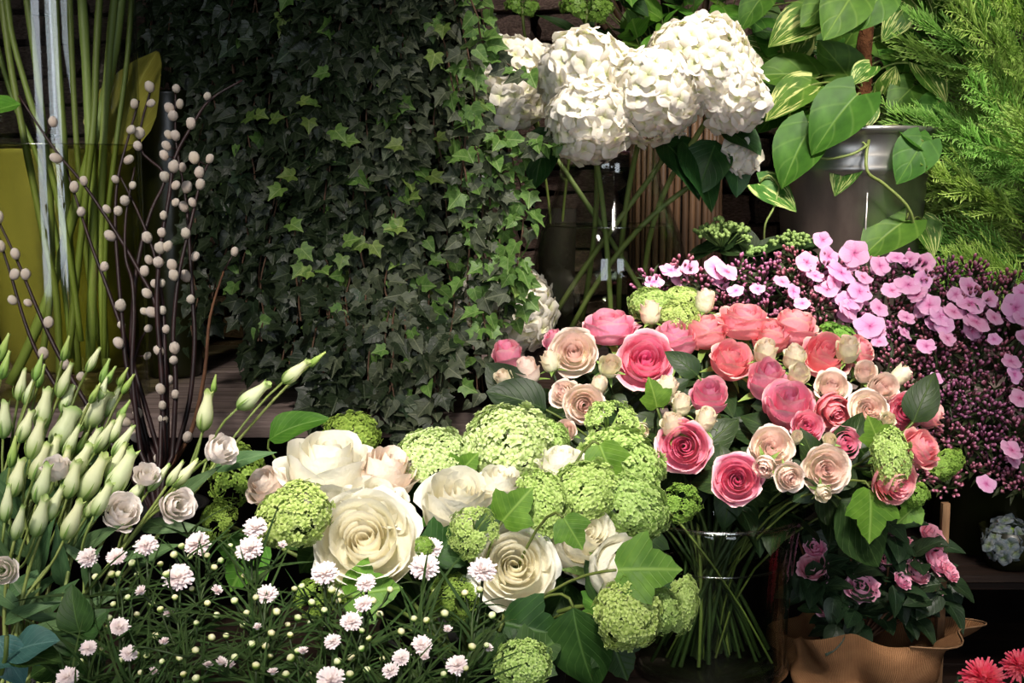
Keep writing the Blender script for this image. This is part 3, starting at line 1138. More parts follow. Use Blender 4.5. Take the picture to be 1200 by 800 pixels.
def vessel(name, label, cat, c, prof, mat, thick=.004, n=40, body='body', rim=None, group=None):
    """c: world centre of the base; prof: (r, z) from bottom to top"""
    r = thing(name, label, cat, c, group)
    t = T()
    full = [(.0005, prof[0][1])] + list(prof) + [(a - thick, b) for a, b in reversed(prof)] + [(.0005, prof[0][1] + thick * 2)]
    t.lathe(full, n)
    part(body, t.mesh(body, M[mat]), r, Matrix.Translation(c))
    if mat.startswith('glass'):
        rw, zw = prof[-1]
        part('rim', T().tube([Vector((rw * math.cos(a * PI / 24), rw * math.sin(a * PI / 24), zw)) for a in range(49)], .0028, 7, False).mesh('rim', M['meniscus']), r, Matrix.Translation(c))
    return r


def water_in(root, c, prof, level, mat, thick=.005):
    t = T()
    pr = [(.0005, prof[0][1] + thick * 2)]
    for k, (a, b) in enumerate(prof):
        if b >= level:
            a0, b0 = prof[k - 1]
            f = (level - b0) / (b - b0)
            pr.append((a0 + (a - a0) * f - thick, level))
            break
        pr.append((a - thick, max(b, prof[0][1] + thick * 2)))
    pr.append((.0005, level))
    t.lathe(pr, 40)
    part('water', t.mesh('water', M[mat]), root, Matrix.Translation(c))
    rw = pr[-2][0]
    part('water_line', T().tube([Vector((rw * math.cos(a * PI / 24), rw * math.sin(a * PI / 24), level)) for a in range(49)], .0013, 6, False).mesh('water_line', M['meniscus']), root, Matrix.Translation(c))


def smooth_prof(pts, n=4):
    out = []
    m = len(pts)
    for k in range(m - 1):
        p0, p1, p2, p3 = pts[max(0, k - 1)], pts[k], pts[k + 1], pts[min(m - 1, k + 2)]
        for i in range(n):
            t = i / n
            out.append(tuple(.5 * ((2 * b) + (c - a) * t + (2 * a - 5 * b + 4 * c - d) * t * t + (-a + 3 * b - 3 * c + d) * t ** 3)
                             for a, b, c, d in zip(p0, p1, p2, p3)))
    out.append(pts[-1])
    return out


# tall glass cylinder at the far left with thick green stems
TV_D = 2.02
tv_c = PZ(80, TV_D, SHELF_Z)
tv_r = S(93, TV_D)
tv_h = P(80, -70, TV_D).z - SHELF_Z
tv_prof = [(tv_r * .99, 0), (tv_r, .01)] + [(tv_r, .02 + (tv_h - .02) * k / 6) for k in range(7)] + [(tv_r * 1.03, tv_h + .01)]
tall_vase = vessel('glass_vase', 'tall straight clear glass vase of thick green stems', 'vase', tv_c, tv_prof, 'glass')
water_in(tall_vase, tv_c, tv_prof, P(80, 171, TV_D).z - SHELF_Z, 'water_green')
rt = random.Random(21)
stems_px = [
    ([(3, -60), (12, 30), (30, 100), (52, 172), (78, 280), (95, 400)], 7, 'olive green stem slanting across the tall vase, thickest by its edge'),
    ([(-22, -60), (-6, 40), (18, 125), (46, 190), (70, 300), (84, 420)], 6, 'slim olive stem low across the tall glass vase'),
    ([(92, -60), (100, 60), (105, 160), (109, 260), (106, 420)], 11, 'thick pale green stem standing upright in the tall vase'),
    ([(120, -60), (113, 60), (110, 140), (98, 250), (80, 420)], 8, 'green stem crossing behind the thick upright stem'),
    ([(62, -60), (66, 40), (72, 130), (78, 230), (84, 330), (92, 440)], 9, 'upright green stem beside the bright glass reflection'),
    ([(140, -60), (128, 60), (121, 170), (118, 300), (124, 430)], 9, 'green stem near the rim side of the tall vase'),
    ([(158, -60), (150, 60), (136, 170), (124, 280), (122, 420)], 6, 'slender green stem leaning behind the willow twigs'),
    ([(80, -60), (84, 60), (92, 200), (104, 320), (124, 440)], 7, 'green stem leaning towards the vase foot'),
    ([(150, -60), (128, 90), (100, 200), (66, 320), (36, 400), (6, 460)], 12, 'thick green stem sloping down in the greenish water'),
    ([(22, -60), (40, 60), (56, 200), (60, 330), (44, 450)], 8, 'dull green stem behind the glass reflections'),
    ([(-4, -60), (10, 60), (28, 160), (48, 260), (66, 350), (70, 450)], 8, 'green stem under water at the vase wall'),
]
for k, (pl, w, lb) in enumerate(stems_px):
    depth = [TV_D + (-.05 + .1 * ((k * 37) % 10) / 10)] * len(pl)
    pts = [P(x, y, depth[0]) for x, y in pl]
    fine = []
    for i in range(len(pts) - 1):
        a, b, c_, d_ = pts[max(0, i - 1)], pts[i], pts[i + 1], pts[min(len(pts) - 1, i + 2)]
        for s in range(4):
            t = s / 4
            fine.append(.5 * ((2 * b) + (c_ - a) * t + (2 * a - 5 * b + 4 * c_ - d_) * t * t + (-a + 3 * b - 3 * c_ + d_) * t ** 3))
    fine.append(pts[-1])
    fine = [p for p in fine if p.z > SHELF_Z + .012]
    base = fine[-1]
    r = thing('cut_stem', lb, 'stem', base, 'thick stems in the tall glass vase')
    rad = [S(w, TV_D) / 2 * (1 + .12 * (1 if i % 6 == 3 else 0)) for i in range(len(fine))]
    part('stalk', T().tube(fine, rad, 9).mesh('stalk', M['stem_pale' if k % 3 == 2 else 'stem']), r)
    if k == 6:
        add_leaf(r, 'ovate', 'yellow_leaf', P(154, 50, 2.05) - P(134, 175, 2.05), DIR(-.3, .1, 1), P(136, 184, 2.06), .19, rt)
    if k == 0:
        add_leaf(r, 'ovate', 'vib_leaf', P(-30, 128, 1.85) - P(26, 118, 1.88), DIR(0, .8, .6), P(24, 122, 1.88), .09, rt)

# pots behind it
pc = PZ(86, 2.33, SHELF_Z)
yh = P(86, 176, 2.33).z - SHELF_Z
vessel('ceramic_pot', 'mustard yellow glazed pot standing behind the tall glass vase', 'pot', pc,
       smooth_prof([(.10, 0), (.12, .05), (.135, yh * .5), (.14, yh * .85), (.145, yh)]), 'pot_yellow', .008)
pc = PZ(205, 2.22, SHELF_Z)
gh = P(205, 110, 2.22).z - SHELF_Z
vessel('tall_pot', 'tall dark olive glazed pot behind the willow twigs', 'pot', pc, smooth_prof([(.044, 0), (.048, .05), (.052, gh * .5), (.054, gh * .9), (.058, gh)]), 'pot_green', .006)
# plinth that carries the ivy
pl_c = PZ(415, 2.30, SHELF_Z)
pz = P(415, -60, 2.30).z
pln = single('plinth', T().box((0, 0, 0), .34, .26, pz - SHELF_Z).mesh('plinth', M['plinth'], False), 'dark brown plinth hidden behind the curtain of ivy', 'plinth', (0, 0, 0))
pln.location = (pl_c.x, pl_c.y, (pz + SHELF_Z) / 2)

# big-bellied vase of the hydrangeas
HV_D = 2.0
hv_base = P(713, 394, HV_D)
bx = single('riser', T().box((0, 0, 0), .26, .24, hv_base.z - SHELF_Z).mesh('riser', M['wood_dark'], False), 'dark wooden riser under the hydrangea vase', 'riser')
bx.location = (hv_base.x, hv_base.y + .01, (hv_base.z + SHELF_Z) / 2)
hv_c = hv_base
hv_prof = smooth_prof([(S(hw, HV_D), P(713, y, HV_D).z - hv_base.z) for y, hw in ((394, 56), (385, 66), (365, 78), (335, 89), (310, 90), (280, 84), (250, 73), (220, 62), (196, 57), (178, 60), (166, 66))])
hv = vessel('glass_vase', 'big-bellied clear glass vase of white hydrangeas', 'vase', hv_c, hv_prof, 'glass')
water_in(hv, hv_c, hv_prof, P(713, 263, HV_D).z - hv_base.z, 'water')

# reed-wrapped pot behind it
rp_c = PZ(788, 2.36, SHELF_Z)
rp_h = P(788, 60, 2.36).z - SHELF_Z
rp_r = .078
reed_pot = thing('reed_pot', 'tall pot wrapped in brown reed sticks behind the hydrangea vase', 'pot', rp_c)
part('body', T().lathe([(.001, 0), (rp_r - .006, 0), (rp_r - .006, rp_h - .03), (rp_r - .02, rp_h - .03), (rp_r - .02, rp_h - .05), (.001, rp_h - .05)], 24).mesh('body', M['plinth']), reed_pot, Matrix.Translation(rp_c))
for k in range(38):
    a = 2 * PI * k / 38
    hh = rp_h * rs.uniform(.92, 1.06)
    t = T().tube([Vector((0, 0, .0)), Vector((rs.uniform(-.002, .002), 0, hh * .5)), Vector((rs.uniform(-.004, .004), 0, hh))], [.0066, .006, .0052], 6)
    part('reed', t.mesh('reed', M['reed']), reed_pot, Matrix.Translation(Vector(rp_c) + Vector((rp_r * math.cos(a), rp_r * math.sin(a), 0))))

# galvanised bucket
BK_D = 2.24
bk_c = PZ(990, BK_D, SHELF_Z)
bk_top = P(990, 153, BK_D).z - SHELF_Z
ring_z = P(990, 196, BK_D).z - SHELF_Z
rb, rtp = S(66, BK_D), S(88, BK_D)
def br(zz):
    return rb + (rtp - rb) * zz / bk_top
prof = [(rb, 0), (br(ring_z - .012), ring_z - .012), (br(ring_z) + .004, ring_z - .008), (br(ring_z) + .005, ring_z), (br(ring_z) + .001, ring_z + .006), (br(ring_z + .014) + .004, ring_z + .014), (br(ring_z + .02), ring_z + .02),
        (rtp, bk_top - .008), (rtp + .006, bk_top - .005), (rtp + .006, bk_top + .002), (rtp, bk_top + .003)]
bk = vessel('zinc_bucket', 'galvanised metal bucket holding the pothos plant', 'bucket', bk_c, prof, 'zinc', .003, 48)
part('seam', T().tube([Vector((br(k * bk_top / 4) * math.cos(-1.62) * 1.004, br(k * bk_top / 4) * math.sin(-1.62) * 1.004, k * bk_top / 4)) for k in range(4)], .002, 5).mesh('seam', M['zinc']), bk, Matrix.Translation(bk_c))
part('soil', T().lathe([(rtp - .006, bk_top - .03), (rtp * .6, bk_top - .012), (.001, bk_top - .008)], 20).mesh('soil', M['soil']), bk, Matrix.Translation(bk_c))

# glass vase of the pink roses
PV_D = 1.52
pv_c = PZ(832, PV_D, TAB_Z)
pv_h = P(832, 590, PV_D).z - TAB_Z
pv_prof = smooth_prof([(S(84, PV_D), 0), (S(88, PV_D), .006), (S(88, PV_D), pv_h * .3), (S(93, PV_D), pv_h * .7), (S(102, PV_D), pv_h)])
pv = vessel('glass_vase', 'clear glass vase under the pink rose bouquet', 'vase', pv_c, pv_prof, 'glass_green', .005)
part('foot', T().lathe([(.001, .0), (S(84, PV_D), .0), (S(90, PV_D), .004), (S(90, PV_D), .010), (S(84, PV_D), .014), (.001, .015)], 40).mesh('foot', M['meniscus']), pv, Matrix.Translation(pv_c))
water_in(pv, pv_c, pv_prof, pv_h * .72, 'water')

# dark buckets for the flowers in front, mostly below the picture
def bucket(name, label, x, d, z0, h, r0, r1, mat='pot_black'):
    c = PZ(x, d, z0)
    vessel(name, label, 'bucket', c, [(r0, 0), (r1, h), (r1 + .004, h + .002)], mat, .004, 28)
    return c + Vector((0, 0, h))


WB = bucket('flower_bucket', 'black bucket under the white rose bouquet', 560, 1.25, TAB_Z, .15, .075, .09)
MB_ = bucket('flower_bucket', 'black bucket under the small white chrysanthemums', 330, 1.04, TAB_Z, .10, .085, .10)
LB = bucket('flower_bucket', 'black bucket under the white lisianthus', 40, 1.14, TAB_Z, .11, .08, .095)
WLB = bucket('flower_bucket', 'black bucket holding the pussy willow', 190, 1.62, TAB_Z, .17, .05, .06)
PHB = bucket('flower_bucket', 'dark green bucket under the pink phlox', 1150, 1.78, STAND_Z, .15, .07, .085, 'pot_green')

# ------------------------------------------------------------------ roses
HZ = {'full': .52, 'cup': .68, 'bud': .78, 'old': .45, 'tight': .75}
RS = {'full': 1.08, 'cup': 1.18, 'bud': 1.4, 'old': 1.05, 'tight': 1.5}
rr = random.Random(77)


def place_rose(nm, colour, kind, x, y, rp, d, lean, base, mouth, label, cat, group, nleaf=2, leaf='rose_leaf', leafsize=.05, srad=.0026, spread=.9, lshape='ovate'):
    axis = DIR(*lean)
    s = S(rp, d) * RS[kind]
    c = P(x, y, d)
    o = c - axis * (HZ[kind] * s)
    r = thing(nm, label, cat, base, group)
    Mx = axis_mat(axis, o, s, rr.uniform(0, 6.28))
    for me, sp, tl in ROSE[colour, kind][rr.randrange(2)]:
        part('petal', me, r, Mx @ Matrix.Rotation(sp, 4, 'Z') @ Matrix.Rotation(tl, 4, 'Y'))
    part('calyx', CALYX[.45 if kind in ('tight', 'bud') else spread], r, Mx @ Matrix.Scale(1.1, 4))
    p0 = o - axis * (.15 * s)
    pts = bez(p0, p0 - axis * .07, Vector(mouth) + Vector((0, 0, .05)), Vector(base), 10)
    part('stem', T().tube(pts, [srad * 1.1] + [srad] * 9 + [srad * 1.15], 6).mesh('stem', M['stem_dark']), r)
    for k in range(nleaf):
        q = pts[2 + k % 3]
        a = rr.uniform(0, 6.28)
        out = axis.orthogonal().normalized()
        out = Matrix.Rotation(a, 3, axis) @ out
        tip = out * .9 + axis * rr.uniform(-.2, .35)
        add_leaf(r, lshape, leaf, tip, axis * .7 + DIR(0, .5, .6), q, leafsize * rr.uniform(.8, 1.2), rr)
    if nm == 'pink_rose':
        for k in range(3):
            out = Matrix.Rotation(rr.uniform(0, 6.28), 3, 'Z') @ Vector((1, 0, 0))
            add_leaf(r, lshape, leaf, out + Vector((0, 0, rr.uniform(-.9, .1))), out + Vector((0, 0, .8)), pts[4 + k], .055 * rr.uniform(.8, 1.2), rr)
    return r


def dpink(y):
    return 1.37 + (560 - y) / 200 * .28


pv_mouth = Vector(pv_c) + Vector((0, 0, pv_h - .01))


def pv_base(x):
    a = rr.uniform(0, 6.28)
    q = S(84, PV_D) * rr.uniform(.15, .82)
    off = (x - 832) / 300
    return Vector(pv_c) + Vector((-off * .05 + q * math.cos(a) * .7, q * math.sin(a) * .8, .018))


def pv_mid(x):
    return pv_mouth + Vector(((x - 832) / 300 * .05, rr.uniform(-.05, .05), 0))


PINKS = [
    ('pink', 'cup', 925, 474, 33, (-.05, .85, .8), 'big pink rose in the centre of the pink bouquet, heart turned up'),
    ('pink', 'bud', 900, 443, 25, (.1, .85, .8), 'half-closed pink rose above the big central pink rose'),
    ('salmon', 'cup', 857, 421, 26, (.25, .7, .8), 'pink rose between dark leaf and half-closed pink rose'),
    ('pink', 'cup', 831, 462, 25, (-.02, .85, .8), 'upright pink rose over the black gap in the pink bouquet'),
    ('pink', 'full', 802, 523, 31, (-.25, .12, 1), 'deep pink rose with a round spiral heart above the pink glass vase'),
    ('pink', 'full', 864, 562, 29, (-.12, .2, 1), 'lowest deep pink rose hanging over the glass vase'),
    ('salmon', 'cup', 967, 417, 29, (.12, .6, .9), 'rounded pink rose below the topmost flaring rose'),
    ('salmon', 'cup', 930, 382, 28, (.25, 1, .25), 'topmost flaring salmon rose seen from the side, by the phlox'),
    ('salmon', 'full', 872, 376, 33, (.05, 1, .35), 'broad open salmon rose at the back of the pink bouquet'),
    ('salmon', 'cup', 826, 388, 26, (-.1, 1, .35), 'salmon rose at the back behind the dark leaf'),
    ('pink', 'cup', 790, 396, 28, (-.1, .9, .5), 'pink rose tucked behind the wide-open pink rose'),
    ('pink', 'full', 757, 422, 33, (.0, .35, 1), 'wide-open pink rose with a tight spiral heart beside the cream rosebud'),
    ('pink', 'full', 714, 383, 32, (-.05, 1, .4), 'pink rose opening upward below the hydrangea vase'),
    ('pink', 'bud', 595, 416, 20, (-.15, .8, .5), 'closed magenta pink rose by the ivy'),
    ('pink', 'bud', 650, 400, 15, (-.3, .8, .4), 'pink rosebud half hidden behind the cream rose'),
    ('pink', 'full', 1061, 482, 22, (-.1, .15, 1), 'small pink rose facing out under the dark oval leaf'),
    ('salmon', 'cup', 1089, 482, 22, (.9, .3, .4), 'salmon rose turned away at the edge of the bouquet by the phlox'),
    ('salmon', 'cup', 1080, 526, 25, (.5, .5, .7), 'salmon rose above the drooping viburnum at the bouquet edge'),
    ('salmon', 'full', 1050, 565, 28, (.35, -.3, .8), 'pink rose mostly covered by the drooping green viburnum'),
    ('salmon', 'cup', 978, 482, 23, (.1, -.3, .9), 'coral pink rose peeping out below the cream rosebuds'),
    ('pink', 'full', 990, 520, 20, (.2, .2, 1), 'small pink rose between the cream roses and the drooping viburnum'),
    ('salmon', 'cup', 1006, 411, 22, (.5, .7, .5), 'salmon rose behind the cream bud next to the phlox'),
    ('salmon', 'cup', 905, 394, 24, (0, .9, .5), 'salmon rose behind the pair of cream buds'),
    ('pink', 'cup', 945, 500, 20, (.0, .3, 1), 'pink rose in shade behind the round green bud'),
]
for colour, kind, x, y, rp, lean, lb in PINKS:
    place_rose('pink_rose', colour, kind, x, y, rp, dpink(y), lean, pv_base(x), pv_mid(x), lb, 'rose', 'pink roses in the glass vase', 5, 'rose_leaf', .06)

CREAMS = [
    ('cream', 'full', 672, 413, 27, (-.1, .3, 1), 'large cream rose with blush heart by the hydrangea vase'),
    ('rosebud', 'bud', 715, 428, 15, (.1, .5, .9), 'round cream rosebud beside the wide-open pink rose'),
    ('cream', 'full', 684, 474, 22, (.05, .0, 1), 'blush spray rose above the flat green viburnum'),
    ('cream', 'cup', 661, 461, 17, (-.4, .4, .8), 'blush spray rose half behind another blush rose'),
    ('cream', 'bud', 617, 433, 17, (-.2, .8, .4), 'cream rosebud standing next to the closed magenta rose'),
    ('rosebud', 'tight', 701, 453, 12, (.3, .8, .4), 'small cream bud over the pair of blush roses'),
    ('rosebud', 'bud', 781, 455, 17, (.35, .9, .3), 'cream rosebud with one petal flaring out, below the wide-open pink rose'),
    ('rosebud', 'tight', 799, 474, 12, (.1, .8, .4), 'small closed cream bud under the flaring cream rosebud'),
    ('rosebud', 'bud', 787, 496, 15, (-.1, .8, .5), 'cream rosebud above the deep pink spiral rose'),
    ('rosebud', 'tight', 827, 491, 13, (.2, .8, .4), 'cream bud with green sepals beside the black gap'),
    ('cream', 'old', 905, 524, 25, (0, .35, 1), 'cupped blush rose crowded with small petals'),
    ('cream', 'bud', 896, 546, 15, (-.3, -.2, .9), 'tan cream bud touching the crowded blush rose'),
    ('cream', 'cup', 925, 559, 17, (.1, -.1, 1), 'blush rosebud between the two open cream roses'),
    ('cream', 'full', 968, 550, 27, (.0, .1, 1), 'open cream rose with peach heart at the front of the bouquet'),
    ('rosebud', 'tight', 964, 577, 10, (.1, -.3, .9), 'small cream bud hanging under the open peach-hearted rose'),
    ('cream', 'old', 1018, 479, 21, (-.1, .2, 1), 'round ivory spray rose above the drooping viburnum'),
    ('cream', 'cup', 1034, 455, 20, (.1, .3, .9), 'ivory rose below the green bracts next to the dark oval leaf'),
    ('cream', 'cup', 975, 452, 20, (-.05, .4, .9), 'cream rose with green sepals over the coral pink rose'),
    ('rosebud', 'bud', 931, 417, 15, (.05, .8, .5), 'upper bud of the cream pair amid the salmon roses'),
    ('rosebud', 'bud', 936, 438, 14, (.1, .6, .7), 'lower bud of the cream pair amid the salmon roses'),
    ('rosebud', 'bud', 897, 410, 15, (-.05, .8, .5), 'greenish cream bud left of the cream pair'),
    ('rosebud', 'bud', 994, 408, 16, (.0, .7, .6), 'cream bud in front of the salmon rose next to the phlox'),
    ('cream', 'cup', 1014, 436, 15, (-.1, .5, .8), 'small tan cream rose behind the ivory rose'),
    ('rosebud', 'tight', 1055, 440, 12, (.7, .7, .3), 'narrow cream bud among green bracts by the phlox'),
    ('rosebud', 'tight', 826, 353, 13, (.1, 1, .2), 'cream bud standing beside the green viburnum at the back'),
    ('rosebud', 'tight', 762, 366, 13, (-.05, 1, .3), 'cream bud in front of the green viburnum at the back'),
    ('rosebud', 'bud', 590, 444, 13, (-.3, .6, .5), 'pale green cream bud under the closed magenta rose'),
    ('rosebud', 'tight', 1041, 491, 9, (0, .3, .9), 'tiny cream bud beside the small outward pink rose'),
    ('rosebud', 'tight', 645, 423, 12, (-.2, .9, .3), 'green-tipped cream bud behind the large cream rose'),
    ('rosebud', 'tight', 752, 503, 9, (.1, -.2, .9), 'small cream bud peeping from behind the flat viburnum'),
    ('cream', 'cup', 663, 505, 14, (-.2, .4, .8), 'peach rosebud behind the two large green viburnum heads'),
    ('rosebud', 'tight', 933, 513, 8, (.1, .6, .8), 'round green bud above the open peach-hearted rose'),
    ('rosebud', 'tight', 972, 516, 9, (-.2, .5, .8), 'round pale bud in front of the small pink rose'),
]
for colour, kind, x, y, rp, lean, lb in CREAMS:
    place_rose('spray_rose', colour, kind, x, y, rp, dpink(y) - .03, lean, pv_base(x), pv_mid(x), lb, 'rose', 'cream spray roses in the glass vase', 1, 'rose_leaf', .035, .0018)


def dwhite(y):
    return 1.14 + (700 - y) / 200 * .19


def wb_base(x):
    return Vector(WB) + Vector(((560 - x) / 300 * .04 + rr.uniform(-.03, .03), rr.uniform(-.04, .04), -.13))


def wb_mid(x):
    return Vector(WB) + Vector(((x - 560) / 300 * .06, rr.uniform(-.04, .04), .01))


WHITES = [
    ('white', 'full', 428, 634, 62, (.02, .45, 1), 'largest white rose, wide open above the small chrysanthemums'),
    ('white', 'cup', 385, 548, 56, (.1, 1, .45), 'tall white rose seen from the side beneath the ivy'),
    ('white', 'cup', 440, 592, 42, (.3, .9, .45), 'white rose half hidden behind the largest white rose'),
    ('blush', 'cup', 455, 552, 36, (.3, .8, .4), 'blush white rose between the tall rose and the pale viburnum'),
    ('white', 'cup', 538, 590, 50, (.1, .85, .6), 'white rose opening upward above the loose viburnum'),
    ('white', 'full', 603, 664, 49, (.05, .35, 1), 'white rose with a round heart at the centre of the front'),
    ('white', 'full', 684, 628, 50, (.4, .5, .8), 'creamy white rose under the ragged green viburnum'),
    ('white', 'cup', 727, 668, 42, (.6, .3, .7), 'white rose behind the large lobed green leaf'),
    ('white', 'cup', 660, 546, 32, (.1, 1, .3), 'white rose at the back between two green viburnum heads'),
    ('white', 'cup', 586, 568, 30, (.1, .9, .4), 'small white rose behind the upward-opening white rose'),
    ('blush', 'cup', 312, 570, 27, (-.4, .7, .6), 'pinkish white rose beside the drooping pale viburnum'),
]
for colour, kind, x, y, rp, lean, lb in WHITES:
    place_rose('white_rose', colour, kind, x, y, rp, dwhite(y), lean, wb_base(x), wb_mid(x), lb, 'rose', 'white roses in front', 3, 'vib_leaf_dark', .055, .003)

# ------------------------------------------------------------------ guelder-rose (viburnum) stems
VIBS = [
    # kind, mat, x, y, r, d or None, lean, squash, bouquet, label
    ('dense', 'viburnum', 764, 352, 27, 1.66, (-.1, .9, .5), (1.1, 1, .8), 'p', 'bright green viburnum head behind the wide-open pink rose'),
    ('dense', 'viburnum', 803, 345, 24, 1.68, (.1, 1, .4), (1.1, 1, .7), 'p', 'bright green viburnum head next to the standing cream bud'),
    ('dense', 'viburnum', 797, 368, 24, 1.62, (.1, .8, .7), (1.1, 1, .9), 'p', 'bright green viburnum head above the salmon rose at the back'),
    ('loose', 'viburnum', 722, 492, 38, 1.40, (.3, .7, .7), (1.05, 1, .8), 'p', 'loose flat viburnum head with dark gaps under the blush roses'),
    ('dense', 'viburnum', 1047, 535, 28, 1.36, (.1, .3, 1), (.85, 1.3, 1), 'p', 'drooping oval viburnum head in front of salmon roses'),
    ('dense', 'viburnum_dark', 1113, 543, 19, 1.48, (.5, .1, .8), (.9, 1.4, 1), 'p', 'small oval viburnum head standing off the pink bouquet edge'),
    ('loose', 'viburnum_dark', 1075, 583, 20, 1.40, (.3, -.6, .7), (1, 1, 1), 'p', 'loose viburnum head dangling below the salmon roses'),
    ('loose', 'fern_green', 985, 386, 20, 1.62, (.3, .9, .4), (1.3, 1, .7), 'p', 'leafy green viburnum tuft between topmost rose and phlox'),
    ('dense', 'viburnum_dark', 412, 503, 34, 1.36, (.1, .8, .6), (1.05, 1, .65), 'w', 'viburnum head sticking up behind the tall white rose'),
    ('dense', 'viburnum_pale', 506, 527, 42, 1.30, (-.1, .8, .7), (1.05, 1, .72), 'w', 'pale flat viburnum head next to the largest viburnum'),
    ('dense', 'viburnum_pale', 596, 514, 54, 1.31, (0, .7, .8), (1.05, 1, .85), 'w', 'largest round pale green viburnum head'),
    ('dense', 'viburnum', 645, 513, 28, 1.34, (.5, .6, .7), (1, 1.1, .9), 'w', 'small viburnum head leaning on the largest viburnum'),
    ('dense', 'viburnum', 733, 540, 52, 1.30, (.3, .7, .7), (1, 1, .9), 'w', 'broad green viburnum head beside the deep pink spiral rose'),
    ('dense', 'viburnum', 747, 594, 40, 1.22, (.3, .2, 1), (.95, 1.1, .9), 'w', 'round viburnum head above the large lobed green leaf'),
    ('dense', 'viburnum', 684, 570, 38, 1.21, (0, .7, .8), (1.25, 1, .7), 'w', 'ragged viburnum head over the creamy white rose'),
    ('dense', 'viburnum', 634, 588, 36, 1.19, (-.2, .5, .9), (1, 1.2, .85), 'w', 'ragged viburnum head between the upward and creamy white roses'),
    ('loose', 'viburnum', 553, 622, 33, 1.15, (-.1, .3, 1), (1, 1.1, .85), 'w', 'loose see-through viburnum head beside the white front rose'),
    ('loose', 'viburnum_dark', 802, 588, 28, 1.30, (.6, .3, .7), (.9, 1.3, .9), 'w', 'darker viburnum head hanging before the pink rose vase'),
    ('dense', 'viburnum', 341, 603, 42, 1.18, (-.3, .3, .9), (.95, 1.15, .9), 'w', 'drooping viburnum head left of the largest white rose'),
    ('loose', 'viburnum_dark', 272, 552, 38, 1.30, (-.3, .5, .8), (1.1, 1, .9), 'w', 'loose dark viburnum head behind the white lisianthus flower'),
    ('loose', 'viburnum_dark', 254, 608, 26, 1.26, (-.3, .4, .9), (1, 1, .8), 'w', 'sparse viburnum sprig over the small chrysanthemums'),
    ('dense', 'viburnum', 737, 720, 40, 1.10, (.1, .1, 1), (1.1, 1, .9), 'w', 'low viburnum head nearest the picture bottom below the lobed leaf'),
    ('dense', 'viburnum', 775, 714, 27, 1.12, (.3, .3, .9), (1, 1, .9), 'w', 'small viburnum head between two low viburnum heads'),
    ('dense', 'viburnum', 803, 708, 25, 1.15, (.5, .1, .9), (.85, 1.35, .9), 'w', 'low oval viburnum head before the rose stems in glass'),
    ('dense', 'viburnum', 612, 778, 32, 1.06, (0, .4, .9), (1, 1.1, .9), 'w', 'viburnum head cut by the picture bottom'),
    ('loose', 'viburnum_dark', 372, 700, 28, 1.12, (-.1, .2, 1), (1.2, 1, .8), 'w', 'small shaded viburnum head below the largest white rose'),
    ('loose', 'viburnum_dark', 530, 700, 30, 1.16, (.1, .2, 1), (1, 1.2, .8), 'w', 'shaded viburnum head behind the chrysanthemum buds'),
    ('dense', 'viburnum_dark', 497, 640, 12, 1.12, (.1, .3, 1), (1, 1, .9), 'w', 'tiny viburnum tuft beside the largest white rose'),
]
for k, (kd, mt, x, y, rp, d, lean, sq, bq, lb) in enumerate(VIBS):
    axis = DIR(*lean)
    s = S(rp, d)
    c = P(x, y, d)
    if bq == 'p':
        base, mid = pv_base(x), pv_mid(x)
    else:
        base, mid = wb_base(x), wb_mid(x)
    r = thing('viburnum_stem', lb, 'viburnum', base, 'green viburnum heads in the bouquets')
    o = c - axis * (.25 * s)
    part('flower_head', vhead_mesh(kd, k % 2, mt), r, axis_mat(axis, o, s, rr.uniform(0, 6)) @ Matrix.Diagonal((sq[0], sq[1], sq[2], 1)), kind='stuff')
    p0 = o - axis * (.5 * s)
    pts = bez(p0, p0 - axis * .06, Vector(mid) + Vector((0, 0, .04)), Vector(base), 10)
    part('stem', T().tube(pts, .0022, 6).mesh('stem', M['stem']), r)
    for q in range(1):
        a = rr.uniform(0, 6.28)
        out = Matrix.Rotation(a, 3, axis) @ axis.orthogonal().normalized()
        add_leaf(r, 'maple', 'vib_leaf_dark' if rr.random() < .7 else 'vib_leaf', out + axis * .05, axis + DIR(0, .3, .6), pts[2] - axis * .01, .05 * rr.uniform(.8, 1.2), rr)

